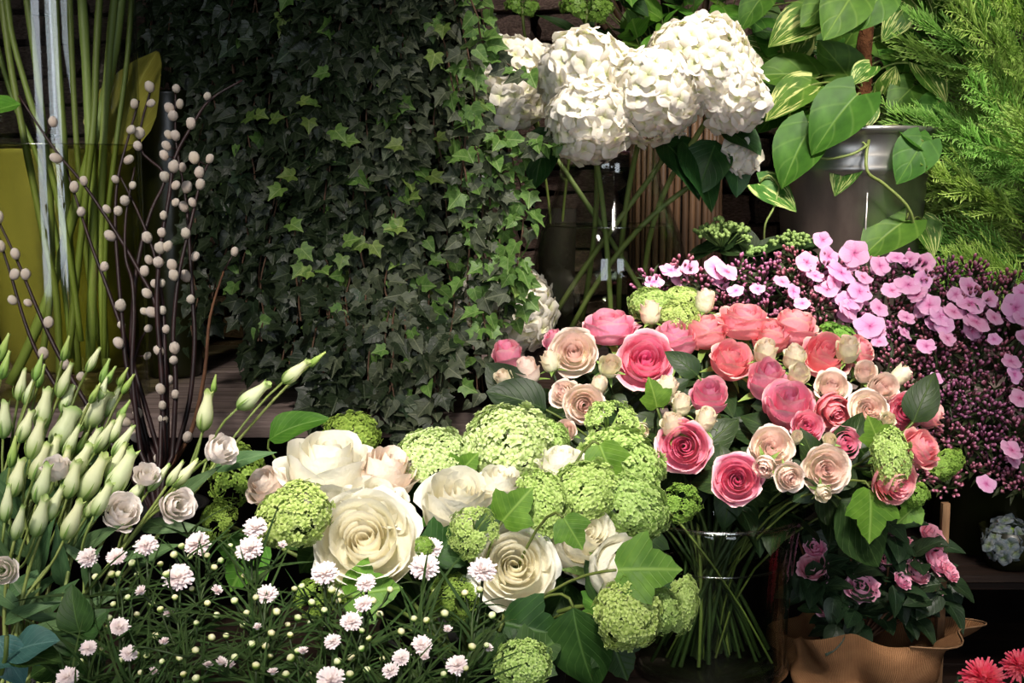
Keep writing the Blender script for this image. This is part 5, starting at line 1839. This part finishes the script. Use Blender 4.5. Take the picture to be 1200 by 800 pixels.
centres = []
tries = 0
while len(centres) < 92 and tries < 9000:
    tries += 1
    x, y = pr.uniform(755, 1208), pr.uniform(300, 575)
    if in_ph(x, y) and all((x - a) ** 2 + (y - b) ** 2 > 20 ** 2 for a, b in centres):
        centres.append((x, y))
fl_of = {i: [] for i in range(len(centres))}
for f in PHF:
    i = min(range(len(centres)), key=lambda q: (centres[q][0] - f[0]) ** 2 + (centres[q][1] - f[1]) ** 2)
    fl_of[i].append(f)
# several neighbouring clusters make one branched stem
idx = sorted(range(len(centres)), key=lambda i: (int(centres[i][0] // 62), centres[i][1]))
stems = [idx[k:k + 4] for k in range(0, len(idx), 4)]


def where_ph(x, y):
    if x < 868:
        return 'behind the pink roses below the belly vase'
    if x < 1000 and y < 400:
        return 'in front of the zinc bucket'
    if y < 400:
        return 'below the cypress'
    return 'in the shaded part beside the bouquet'


seen_ph = {}
stems.sort(key=lambda s: sum(centres[i][0] for i in s) / len(s))
for s in stems:
    mx = sum(centres[i][0] for i in s) / len(s)
    my = sum(centres[i][1] for i in s) / len(s)
    w = where_ph(mx, my)
    seen_ph[w] = seen_ph.get(w, 0) + 1
    lb = 'pink phlox stem %s, %s from the left there' % (w, ORD[seen_ph[w] - 1])
    base = Vector(PHB) + Vector((pr.uniform(-.04, .04), pr.uniform(-.04, .04), -.13))
    r = thing('phlox_stem', lb, 'phlox', base, 'pink phlox stems')
    mid = Vector(PHB) + Vector(((mx - 1150) / 1500 * .3, pr.uniform(-.03, .04), .03))
    mid.x = max(mid.x, PHB.x - .07)
    cs = [P(*centres[i], dph(centres[i][1]) + pr.uniform(-.02, .02)) for i in s]
    avg = sum(cs, Vector((0, 0, 0))) / len(cs)
    fork = mid.lerp(avg, .6) - Vector((0, 0, .02))
    part('stem', T().tube(bez(fork, fork.lerp(mid, .3), mid + Vector((0, 0, .05)), base, 7), .0026, 6).mesh('stem', M['stem_dark']), r)
    for i, c in zip(s, cs):
        up = DIR(pr.uniform(-.3, .3), .9, .5)
        part('branch', T().tube(bez(c, c - up * .05, fork + Vector((0, 0, .04)), fork, 6), .0016, 5).mesh('branch', M['stem_dark']), r)
        t = T()
        lf = T()
        for k in range(34):
            dv = (rvec(pr).normalized() + up * .7 + DIR(0, 0, 1) * .35).normalized()
            p = c + dv * S(pr.uniform(7, 24), 1.7)
            t.add(PBUD, axis_mat((dv + up * .4 + rvec(pr, .3)).normalized(), p, S(pr.uniform(7, 12), 1.7), pr.uniform(0, 6)))
            if k % 2 == 0:
                lf.add(LEAF['lance', k % 3], basis(dv + rvec(pr, .5), up + rvec(pr, .4), c + dv * S(pr.uniform(0, 10), 1.7), S(pr.uniform(14, 24), 1.7)))
        part('bud_cluster', t.mesh('bud_cluster', M['phlox_bud']), r, kind='stuff')
        part('leaves', lf.mesh('leaves', M['phlox_leaf']), r, kind='stuff')
        for (fx, fy, q) in fl_of[i]:
            d = dph(fy) - .045
            ax = DIR(pr.uniform(-.5, .5), pr.uniform(.2, .9), pr.uniform(.5, 1))
            fp = P(fx, fy, d)
            part('flower', PHLOX[pr.randrange(3)], r, axis_mat(ax, fp, S(q, d) * 1.3, pr.uniform(0, 6)))
            if q > 10:
                part('flower', PHLOX[pr.randrange(3)], r, axis_mat(DIR(pr.uniform(-.9, .9), pr.uniform(-.2, .9), .7), P(fx + pr.uniform(-13, 13), fy + pr.uniform(4, 13), d + .012), S(q, d) * 1.05, pr.uniform(0, 6)))

# ------------------------------------------------------------------ azalea in burlap
az = random.Random(17)
AZ_D = 1.62
az_c = PZ(1000, AZ_D, CR_Z)
az_top = P(1000, 742, AZ_D).z - CR_Z
azp = thing('azalea_plant', 'pink azalea with dark leaves growing out of burlap', 'azalea', az_c)
crown = Vector(az_c) + Vector((0, 0, az_top - .02))
AZF = [(1003, 628, 13, 1), (984, 630, 12, 1), (955, 641, 12, 1), (952, 662, 15, 0), (957, 678, 13, 1), (1010, 688, 19, 1), (974, 706, 16, 0), (1041, 655, 11, 2), (1036, 664, 9, 2), (1055, 665, 13, 1), (1058, 680, 11, 1),
       (1075, 670, 15, 1), (1060, 634, 9, 2), (1093, 628, 16, 1), (1100, 657, 17, 0), (1114, 670, 12, 1), (1094, 694, 12, 2), (1044, 618, 11, 1), (935, 613, 8, 2), (968, 626, 10, 1)]
for x, y, q, v in AZF:
    d = AZ_D - .06 + az.uniform(-.03, .02)
    c = P(x, y, d)
    ax = DIR((x - 1010) / 150 + az.uniform(-.3, .3), .7, .7) if v < 2 else DIR(az.uniform(-.3, .3), 1, .3)
    part('flower', AZ[v], azp, axis_mat(ax, c - ax * S(q * .4, d), S(q, d) * 1.05, az.uniform(0, 6)))
    pts = bez(c - ax * S(q * .4, d), c - ax * .04, crown + Vector(((x - 1000) / 1500 * .6, 0, .05)), crown + Vector((az.uniform(-.02, .02), az.uniform(-.02, .02), 0)), 7)
    part('branch', T().tube(pts, .0016, 5).mesh('branch', M['bark_brown']), azp)
    for k in range(9):
        pp = pts[az.randrange(0, 4)] + rvec(az, .012)
        add_leaf(azp, 'ovate', 'azalea_leaf', DIR(az.uniform(-1, 1), az.uniform(-.5, .7), az.uniform(-.1, .8)), DIR(az.uniform(-.4, .4), .8, .6), pp, az.uniform(.028, .046), az)
for k in range(44):
    x, y = az.uniform(935, 1110), az.uniform(640, 732)
    add_leaf(azp, 'ovate', 'azalea_leaf', DIR(az.uniform(-1, 1), az.uniform(-.9, .4), az.uniform(.1, .8)), DIR(az.uniform(-.4, .4), .8, .6), P(x, y, AZ_D - .04 + az.uniform(-.05, .04)), az.uniform(.03, .048), az)
# the burlap wrap: a pot-shaped cloth whose rim flares up on one side
def burlap(u, v):
    a = u * 2 * PI
    fl = max(0, math.cos(a + .55)) ** 3           # flap towards +x
    fr_ = max(0, -math.sin(a)) ** 1.5
    r = .066 + .028 * v + .012 * v * math.sin(a * 5 + 1) + .010 * math.sin(a * 9 + v * 3) * v
    r += fl * .048 * v ** 1.6
    zz = v * (az_top + .004 + .022 * fl + .022 * fr_ + .007 * math.sin(a * 3 + 2)) - .006 * math.sin(v * 9 + a * 2) * v
    r += .010 * math.sin(v * 8 + a * 3)
    return (r * math.cos(a), r * math.sin(a), zz), (u * 3, v)
bt = T().grid(burlap, 72, 18)
me = bt.mesh('burlap_wrap', M['burlap'])
wrap = thing('burlap_wrap', 'brown burlap cloth wrapped round the azalea pot, one flap sticking up', 'burlap', az_c)
part('cloth', me, wrap, Matrix.Translation(az_c))
ft = []
for k in range(24):
    a = (-.5 + k / 23 * 1.6) - .75
    p = Vector(burlap((a / (2 * PI)) % 1, 1.0)[0])
    ft.append(p + Vector((.002 * math.cos(a), .002 * math.sin(a), .001)))
part('hem_thread', T().tube(ft, .0012, 4).mesh('hem_thread', M['wood_tan']), wrap, Matrix.Translation(az_c))
pot = vessel('plant_pot', 'plain pot inside the burlap wrap under the azalea', 'pot', az_c, [(.045, .004), (.058, az_top - .03), (.06, az_top - .028)], 'pot_black', .003, 20)
part('soil', T().lathe([(.054, az_top - .04), (.001, az_top - .035)], 16).mesh('soil', M['soil']), pot, Matrix.Translation(az_c))

# ------------------------------------------------------------------ blue-green hydrangea and red chrysanthemums, lower right
bq = PZ(1182, 1.68, STAND_Z)
bpot = vessel('plant_pot', 'small dark pot under the bluish hydrangea on the slatted stand', 'pot', bq, [(.03, 0), (.04, .05)], 'pot_green', .003, 20)
hydrangea(1180, 632, 26, 1.66, (-.1, .5, .8), (1.15, 1, .8), 34, 'bluish green hydrangea head in the dark on the slatted stand', Vector(bq) + Vector((0, 0, .01)), Vector(bq) + Vector((0, 0, .03)), 'bluish hydrangea', 9.5, BLUE_FLORET, 'viburnum_dark')
gr = random.Random(6)
gz = PZ(1170, 1.47, .70)
rb_ = thing('low_stool', 'low dark stool under the red chrysanthemums', 'stool', (gz.x, gz.y, 0))
part('seat', T().box((0, 0, 0), .22, .2, .03).mesh('seat', M['wood_dark'], False), rb_, Matrix.Translation((gz.x, gz.y, .685)))
for sx in (-.09, .09):
    for sy in (-.08, .08):
        part('leg', T().box((0, 0, 0), .03, .03, .67).mesh('leg', M['wood_dark'], False), rb_, Matrix.Translation((gz.x + sx, gz.y + sy, .335)))
rc = vessel('plant_pot', 'dark pot under the red chrysanthemums', 'pot', gz, [(.045, 0), (.06, .09)], 'pot_black', .003, 20)
for x, y, q, lb in ((1152, 797, 27, 'red chrysanthemum flower cut by the bottom edge below the slatted stand'), (1195, 782, 22, 'red chrysanthemum flower in the very corner')):
    d = 1.45
    c = P(x, y, d)
    base = gz + Vector((0, 0, .02))
    r = thing('red_chrysanthemum', lb, 'chrysanthemum', base, 'red chrysanthemums')
    ax = DIR(-.1, .8, .6)
    part('petals', RMUM, r, axis_mat(ax, c, S(q, d), gr.uniform(0, 6)))
    part('stem', T().tube(bez(c, c - ax * .04, gz + Vector((0, 0, .1)), base, 6), .002, 5).mesh('stem', M['stem_dark']), r)
    for k in range(4):
        add_leaf(r, 'maple', 'vib_leaf_dark', DIR(gr.uniform(-1, 1), .1, gr.uniform(0, .6)), DIR(0, .8, .6), c - ax * .03, .04, gr)

# ------------------------------------------------------------------ pothos
po = random.Random(12)
pot_c = Vector(bk_c) + Vector((0, 0, bk_top - .015))
pth = thing('pothos_plant', 'pothos with heart-shaped variegated leaves trailing from the zinc bucket', 'pothos', pot_c)
pole_top = P(1014, -40, BK_D)
pole_base = PZ(1012, BK_D, pot_c.z - .0)
part('moss_pole', T().tube([pole_base.lerp(pole_top, k / 8) + rvec(po, .002) for k in range(9)], [.014] * 9, 10).mesh('moss_pole', M['moss']), pth)
PLV = [ # base px, tip px, size px, mat, depth offset, normal
    ((1004, 112), (950, 166), 84, 'pothos', -.21, (-.3, .5, 1)), ((950, 100), (896, 122), 62, 'pothos_var', -.14, (.1, .8, .8)), ((955, 92), (886, 72), 74, 'pothos', -.10, (-.1, .6, .9)),
    ((998, 95), (958, 40), 62, 'pothos', -.06, (-.2, .2, 1)), ((1020, 78), (990, 98), 34, 'pothos_var', -.15, (-.3, .5, 1)), ((1016, 122), (1012, 160), 36, 'pothos_var', -.17, (.1, .3, 1)),
    ((998, 184), (975, 226), 46, 'pothos_var', -.17, (-.3, .3, 1)), ((1082, 166), (1045, 222), 60, 'pothos', -.20, (-.1, .4, 1)), ((890, 215), (936, 234), 50, 'pothos_var', -.16, (-.1, .6, .9)),
    ((950, 150), (914, 206), 76, 'pothos', -.18, (-.4, .3, .9)), ((1062, 258), (1005, 296), 72, 'pothos', -.17, (-.2, .6, .8)), ((1100, 120), (1068, 150), 42, 'pothos', -.08, (.2, .5, .9)),
    ((1072, 100), (1040, 128), 50, 'pothos', -.06, (-.2, .4, 1)), ((1080, 78), (1112, 112), 52, 'pothos_var', -.06, (.3, .3, 1)), ((1055, 85), (1036, 58), 40, 'pothos', .0, (.2, .2, 1)),
    ((1070, 72), (1060, 28), 46, 'pothos', .02, (.1, .2, 1)), ((1092, 62), (1070, 52), 36, 'pothos_var', .02, (.1, .2, 1)), ((960, 18), (900, 40), 68, 'pothos_var', -.1, (-.2, .5, .9)),
    ((972, 2), (940, 24), 50, 'pothos', -.12, (-.1, .5, .9)), ((1000, -8), (975, 30), 70, 'pothos', -.15, (.1, .4, 1)), ((1035, -10), (1010, 22), 60, 'pothos', -.14, (.2, .5, 1)),
    ((895, -5), (862, 28), 46, 'pothos', -.08, (-.3, .4, 1)), ((915, 55), (890, 28), 50, 'pothos', .0, (-.2, .2, 1)), ((905, 62), (880, 44), 40, 'pothos_var', .0, (-.1, .2, 1)),
    ((1062, 154), (1100, 178), 46, 'pothos', -.18, (.1, .8, .6)), ((1080, 258), (1100, 292), 44, 'pothos_var', -.12, (.2, .3, 1)), ((1118, -10), (1122, 50), 74, 'pothos', .05, (-.2, .1, 1)),
    ((945, 130), (925, 150), 36, 'pothos_var', -.08, (-.2, .4, 1)), ((1060, 10), (1040, 40), 44, 'pothos_var', -.03, (.1, .3, 1)), ((1098, 20), (1080, -20), 50, 'pothos', .03, (.1, .3, 1)),
    ((1050, 140), (1066, 110), 38, 'pothos', -.02, (.1, .2, 1)), ((985, 60), (1005, 30), 44, 'pothos', .0, (.1, .2, 1)), ((930, 60), (945, 30), 46, 'pothos_var', -.02, (.1, .2, 1)),
    ((1035, 110), (1050, 80), 34, 'pothos_var', -.05, (.1, .3, 1)), ((880, 90), (858, 60), 40, 'pothos', .04, (-.2, .2, 1)), ((912, 130), (890, 150), 40, 'pothos', .0, (-.2, .3, 1)),
]
for k in range(34):
    xx, yy = po.uniform(870, 1120), po.uniform(-20, 140)
    aa = po.uniform(-2.6, -.2)
    ll = po.uniform(34, 56)
    PLV.append(((xx, yy), (xx + ll * math.cos(aa) , yy - ll * math.sin(aa)), ll, po.choice(['pothos', 'pothos', 'pothos_var']), po.uniform(-.02, .12), (po.uniform(-.4, .4), .5, .8)))
trail = spline([pot_c + Vector((.02, -.08, 0)), P(1018, 165, 2.06), P(1016, 200, 2.04), P(1035, 215, 2.05), P(1062, 240, 2.06), P(1070, 262, 2.08), P(1062, 275, 2.1)], 4)
part('vine', T().tube(trail, .0028, 6).mesh('vine', M['stem_pale']), pth)
trail2 = spline([pot_c + Vector((-.06, -.09, 0)), P(948, 178, 2.06), P(970, 186, 2.05), P(1000, 180, 2.04), P(1016, 170, 2.05)], 4)
part('vine', T().tube(trail2, .0022, 6).mesh('vine', M['stem_pale']), pth)
trail3 = spline([P(917, 200, 2.1), P(908, 240, 2.08), P(897, 262, 2.08), P(895, 285, 2.1)], 4)
part('vine', T().tube([pot_c + Vector((-.1, -.05, .0))] + trail3, .0018, 6).mesh('vine', M['stem_pale']), pth)
for a, b, sz, mt, do, nl in PLV:
    d = BK_D + do
    p0, p1 = P(*a, d + .015), P(*b, d - .015)
    add_leaf(pth, 'heart', mt, p1 - p0, DIR(*nl), p0, S(sz, d), po)
    near = min(trail + trail3, key=lambda p: (p - p0).length)
    tgt = near if (near - p0).length < .05 else pole_base.lerp(pole_top, min(1, max(.02, (p0.z - pole_base.z) / (pole_top.z - pole_base.z) - .06)))
    if a[1] > 150 and tgt is not near:
        tgt = near if (near - p0).length < .12 else pot_c + Vector((p0.x - pot_c.x, -.05, 0)) * .7
    m_ = (p0 + tgt) / 2 + Vector((0, 0, .025))
    part('leaf_stalk', T().tube(bez(p0, p0.lerp(m_, .6), m_, tgt, 6), .0018, 5).mesh('leaf_stalk', M['stem_pale']), pth)

# ------------------------------------------------------------------ cypress at the right edge
cy = random.Random(2)
cy_c = PZ(1232, 2.20, SHELF_Z)
cyp = thing('cypress', 'feathery bright green cypress beside the pothos', 'conifer', cy_c)
ctop = P(1205, -120, 2.20)
part('trunk', T().tube([Vector(cy_c) + Vector((0, 0, .10)), Vector(cy_c).lerp(ctop, .5), ctop], [.014, .011, .006], 8).mesh('trunk', M['bark_brown']), cyp)
cpot = vessel('plant_pot', 'dark pot under the cypress', 'pot', cy_c, [(.07, 0), (.09, .15)], 'pot_green', .004, 24)
for k in range(92):
    f = cy.uniform(.16, .98)
    o = Vector(cy_c).lerp(ctop, f)
    a = cy.uniform(-PI, PI)
    out = Vector((math.cos(a), math.sin(a) * .8 - .25, 0))
    if out.x > .5 and cy.random() < .6:
        out.x *= -1
    up = .15 + .9 * f + cy.uniform(-.25, .3)
    tip = (out + Vector((0, 0, up))).normalized()
    ln = (.25 - .06 * f) * cy.uniform(.8, 1.2)
    o = o + out * .03
    part('foliage_spray', SPRAY[k % 4], cyp, basis(tip, Vector((0, -.8, .6)) + rvec(cy, .5), o, (ln * .9, ln, ln)), kind='stuff')

# ------------------------------------------------------------------ sedum with green bead heads
se = random.Random(19)
bead = T().ball((0, 0, 0), 1, 6, 4)
sd_c = PZ(885, 1.99, SHELF_Z)
sbk = vessel('plant_pot', 'small dark pot under the green bead-headed sedum', 'pot', sd_c, [(.03, 0), (.04, .07)], 'pot_black', .003, 20)
for x, y, rp, n, lb in ((847, 276, 34, 190, 'broad sedum head of pale green beads before the stone wall'), (889, 298, 17, 60, 'smallest sedum head of green beads beneath the variegated leaf'), (930, 287, 28, 150, 'sedum head of green beads in front of the zinc bucket')):
    d = 1.93
    c = P(x, y, d)
    base = Vector(sd_c) + Vector((se.uniform(-.01, .01), se.uniform(-.01, .01), .015))
    r = thing('sedum_stem', lb, 'sedum', base, 'green sedum heads')
    t = T()
    s = S(rp, d)
    for k in range(n):
        a, q = se.uniform(0, 6.28), math.sqrt(se.random())
        cx_ = Vector((q * math.cos(a), q * math.sin(a) * .8, 0))
        lump = .2 * math.sin(cx_.x * 7 + rp) * math.cos(cx_.y * 6)
        p = c + RGT * (cx_.x * s) + Vector((0, 1, 0)) * (cx_.y * s) + Vector((0, 0, (.42 * (1 - q * q) + lump) * s + se.uniform(-.002, .002)))
        t.add(bead, axis_mat(UP_Z, p, S(2.7, d) * se.uniform(.8, 1.15)))
        if k % 3 == 0:
            t.tube([c - Vector((0, 0, s * .5)), p], [.0012, .0008], 3, False)
    part('flower_head', t.mesh('flower_head', M['berry']), r, kind='stuff')
    part('stem', T().tube(bez(c, c - Vector((0, 0, .06)), Vector(sd_c) + Vector((0, 0, .08)), base, 7), .0028, 6).mesh('stem', M['stem_dark']), r)
    for k in range(5):
        add_leaf(r, 'ovate', 'rose_leaf', DIR(se.uniform(-1, 1), se.uniform(-.3, .5), se.uniform(0, .5)), DIR(0, .8, .5), c - Vector((0, 0, s * .45)) + rvec(se, .008), se.uniform(.045, .07), se)

# ------------------------------------------------------------------ green plant with stakes in the reed pot, euphorbia heads
gp = random.Random(44)
gp_c = Vector(rp_c) + Vector((0, 0, rp_h - .05))
gpl = thing('stake_plant', 'fresh green plant growing round brown stakes in the reed pot', 'plant', gp_c)
part('soil', T().lathe([(rp_r - .022, 0), (.001, .012)], 20).mesh('soil', M['soil']), gpl, Matrix.Translation(gp_c))
for x in (655, 702, 722, 738, 757, 778, 832):
    p0 = PZ(max(760, min(815, x)), 2.34, gp_c.z)
    part('stake', T().tube([p0, P(x, -30, 2.30)], [.007, .006], 7).mesh('stake', M['reed']), gpl)
for k in range(70):
    x, y = gp.uniform(680, 885), gp.uniform(-25, 62)
    d = 2.26 + gp.uniform(-.08, .08)
    shp = gp.choice(['lance', 'lance', 'ovate', 'maple'])
    p0 = P(x, y, d)
    add_leaf(gpl, shp, 'fern_green' if gp.random() < .6 else 'vib_leaf_dark', DIR(gp.uniform(-1, 1), gp.uniform(-.6, 1), gp.uniform(-.2, .6)), DIR(gp.uniform(-.4, .4), .5, .8), p0, gp.uniform(.045, .085), gp)
    if k % 2 == 0:
        part('stalk', T().tube(bez(p0, p0 - Vector((0, 0, .04)), gp_c + Vector(((x - 782) / 2500, -.02, .05)), gp_c + Vector(((x - 782) / 4000, 0, 0)), 5), .0013, 4).mesh('stalk', M['stem']), gpl)
eph = random.Random(9)
ec = PZ(652, 2.40, SHELF_Z)
epot = vessel('plant_pot', 'dark tall pot hidden behind the white hydrangeas', 'pot', ec, [(.03, 0), (.036, .28)], 'plinth', .004, 24)
for x, y, rp, lb in ((612, 8, 21, 'lime green euphorbia head above the hindmost hydrangea'), (688, 10, 32, 'broad lime green euphorbia head above the highest hydrangea')):
    d = 2.16
    c = P(x, y, d)
    base = ec + Vector((0, 0, .03))
    r = thing('euphorbia_stem', lb, 'euphorbia', base, 'lime green euphorbia heads')
    part('flower_head', vhead_mesh('loose', 1, 'fern_green'), r, axis_mat(DIR(.1, .8, .5), c, S(rp, d), 1.0) @ Matrix.Diagonal((1.1, 1.1, .8, 1)), kind='stuff')
    part('stem', T().tube(bez(c, c - Vector((0, 0, .08)), ec + Vector((0, 0, .32)), base, 9), .0026, 6).mesh('stem', M['stem']), r)

# ------------------------------------------------------------------ ivy
iv = random.Random(101)
IV_D = 2.03
ivy_base = Vector((pl_c.x, pl_c.y, pz))
ip_h = .12
ivp = vessel('plant_pot', 'dark pot on the plinth from which the ivy hangs', 'pot', ivy_base, [(.10, 0), (.13, ip_h)], 'pot_black', .005, 24)
ivy = thing('trailing_ivy', 'dense curtain of trailing ivy with dark star-shaped leaves', 'ivy', ivy_base + Vector((0, 0, ip_h)))


def front_d(x):
    return IV_D - .13 * max(0, 1 - ((x - 430) / 210) ** 2)


vines = []
for k in range(84):
    x0 = 236 + (k + iv.random()) / 84 * 335
    if x0 < 300:
        ye = iv.uniform(250, 430)
    elif x0 < 345:
        ye = iv.uniform(360, 470)
    elif x0 < 545:
        ye = iv.uniform(480, 545)
    else:
        ye = iv.uniform(250, 440)
    back = (k % 3) * .045
    pts = []
    x, y = x0 + (x0 - 420) * -.12, -50
    while y < ye:
        dd_ = front_d(x) + back - .09 * smoothstep(300, 440, y)
        if k % 3 == 0 and 320 < x < 550:
            dd_ += (1.755 - dd_) * smoothstep(300, 450, y)
        wp = P(x, y, dd_)
        if wp.z < SHELF_Z + .03 and wp.y > 1.80:
            break
        pts.append((x, y, dd_ + iv.uniform(-.012, .012)))
        x += (x0 - 420) * .012 + iv.uniform(-7, 7)
        y += iv.uniform(22, 34)
    vines.append((pts, None, 'r' if x0 > 500 else ''))
for k in range(16):
    x0 = 172 + k * 5 + iv.uniform(-3, 3)
    ye = iv.uniform(30, 130) if x0 < 215 else iv.uniform(90, 230)
    vines.append(([(x0 + iv.uniform(-5, 5), y, 2.16 + iv.uniform(-.03, .03)) for y in range(-50, int(ye), 28)], None, ''))
# the loose tendrils at the edge by the hydrangeas, as the photograph shows them
for pl, young in (([(560, 20), (566, 50), (590, 72), (618, 88)], .7), ([(540, 120), (565, 145), (600, 160), (630, 172), (642, 168)], .8), ([(596, 165), (602, 195), (611, 220), (613, 262), (608, 300), (604, 322)], .85),
                  ([(585, 160), (590, 210), (585, 260), (588, 310), (600, 345)], .7), ([(560, 180), (566, 240), (560, 300), (565, 360), (572, 400)], .5), ([(545, 200), (552, 260), (548, 330), (556, 400), (560, 470)], .3),
                  ([(598, 320), (606, 350), (590, 372)], .5), ([(575, 300), (586, 335), (582, 380), (575, 420)], .3),
                  ([(548, 60), (556, 110), (560, 170), (575, 220)], .6), ([(530, 100), (545, 160), (540, 220), (550, 280)], .5), ([(570, 200), (575, 250), (570, 290), (578, 330)], .7)):
    d0 = 1.80
    vines.append(([(x, y, d0 + .02 * math.sin(i)) for i, (x, y) in enumerate(pl)], young, 'e'))
leaves = []
for vi, (pl, young, tagx) in enumerate(vines):
    pts = spline([P(*p) for p in pl], 4)
    src = [] if tagx == 'e' else [ivy.location + Vector(((pts[0].x - ivy.location.x) * .5, -.05, 0)), ivy.location + Vector(((pts[0].x - ivy.location.x) * .8, -.12, .03))]
    if tagx == 'e':
        root_pt = P(min(pl[0][0], 545) - 10, max(-60, pl[0][1] - 60), 1.98)
        src = [root_pt]
    v = part('vine', T().tube(src + pts, .0014, 5).mesh('vine', M['ivy_stem']), ivy)
    step = iv.randrange(2)
    for i, p in enumerate(pts):
        if tagx != 'e' and i % 2 == step and iv.random() < .4:
            continue
        for rep in range(1 if iv.random() < .65 else 2):
            side = 1 if (i + rep) % 2 else -1
            out = DIR(side * iv.uniform(.3, 1), iv.uniform(-.5, .3), iv.uniform(.2, 1))
            c = p + out * iv.uniform(.006, .022)
            px = 600 + (c - CAM).dot(RGT) / (c - CAM).dot(FWD) * F_PX
            py = 400 - (c - CAM).dot(UPV) / (c - CAM).dot(FWD) * F_PX
            if tagx != 'e' and px > 550 and py > 280:
                continue
            tip = DIR(side * iv.uniform(-.2, .9), iv.uniform(-1.1, .05), iv.uniform(-.1, .6))
            nrm = DIR(iv.uniform(-.7, .7), iv.uniform(-.1, .9), iv.uniform(.4, 1))
            size = S(iv.uniform(12, 25), 1.95)
            pyoung = young if young is not None else .03 + .05 * smoothstep(100, 300, py) * smoothstep(520, 300, py) + (.07 if px > 470 else 0) + (.14 if px > 530 else 0)
            pgrey = .55 * smoothstep(350, 480, px)
            u = iv.random()
            if px < 260:
                u = 1.0
            mt = 'ivy_young' if u < pyoung else ('ivy_grey' if u < pyoung + pgrey else 'ivy')
            front = (c - CAM).dot(FWD)
            leaves.append((size * (1.0 if front < 2.0 else .6), v, basis(tip, nrm, c, size), mt, iv.randrange(3)))
for x, y in ((288, 138), (300, 134), (318, 140), (340, 136), (352, 118), (384, 84), (392, 152), (404, 165), (372, 122), (362, 140), (455, 262), (436, 286), (404, 283), (428, 284), (356, 312), (365, 318), (340, 262),
             (330, 220), (480, 232), (470, 170), (512, 160), (520, 30), (505, 205), (472, 265), (360, 380), (352, 290), (376, 316), (402, 300), (392, 348), (345, 206), (486, 470), (470, 466), (510, 62)):
    c = P(x, y, front_d(x) - .05)
    v = min((ob for ob in ivy.children), key=lambda ob: abs(ob.data.vertices[len(ob.data.vertices) // 2].co.x - c.x))
    leaves.append((1.0, v, basis(DIR(iv.uniform(-1, 1), iv.uniform(-.9, .2), iv.uniform(0, .5)), DIR(iv.uniform(-.3, .3), .5, .9), c, S(iv.uniform(15, 22), 1.92)), 'ivy_young', iv.randrange(2)))
leaves.sort(key=lambda l: -l[0])
stuff = {}
for k, (sz, v, mx, mt, q) in enumerate(leaves):
    if k < 300:
        o = bpy.data.objects.new('leaf', leaf_mesh('ivy', q, mt))
        COL.objects.link(o)
        o.parent = v
        o.matrix_local = mx
        continue
    stuff.setdefault(mt, T()).add(LEAF['ivy', q], mx)
for mt, t in stuff.items():
    part('foliage', t.mesh('foliage', M[mt]), ivy, kind='stuff')
print('IVY', len(leaves), 'OBJ', len(bpy.data.objects))
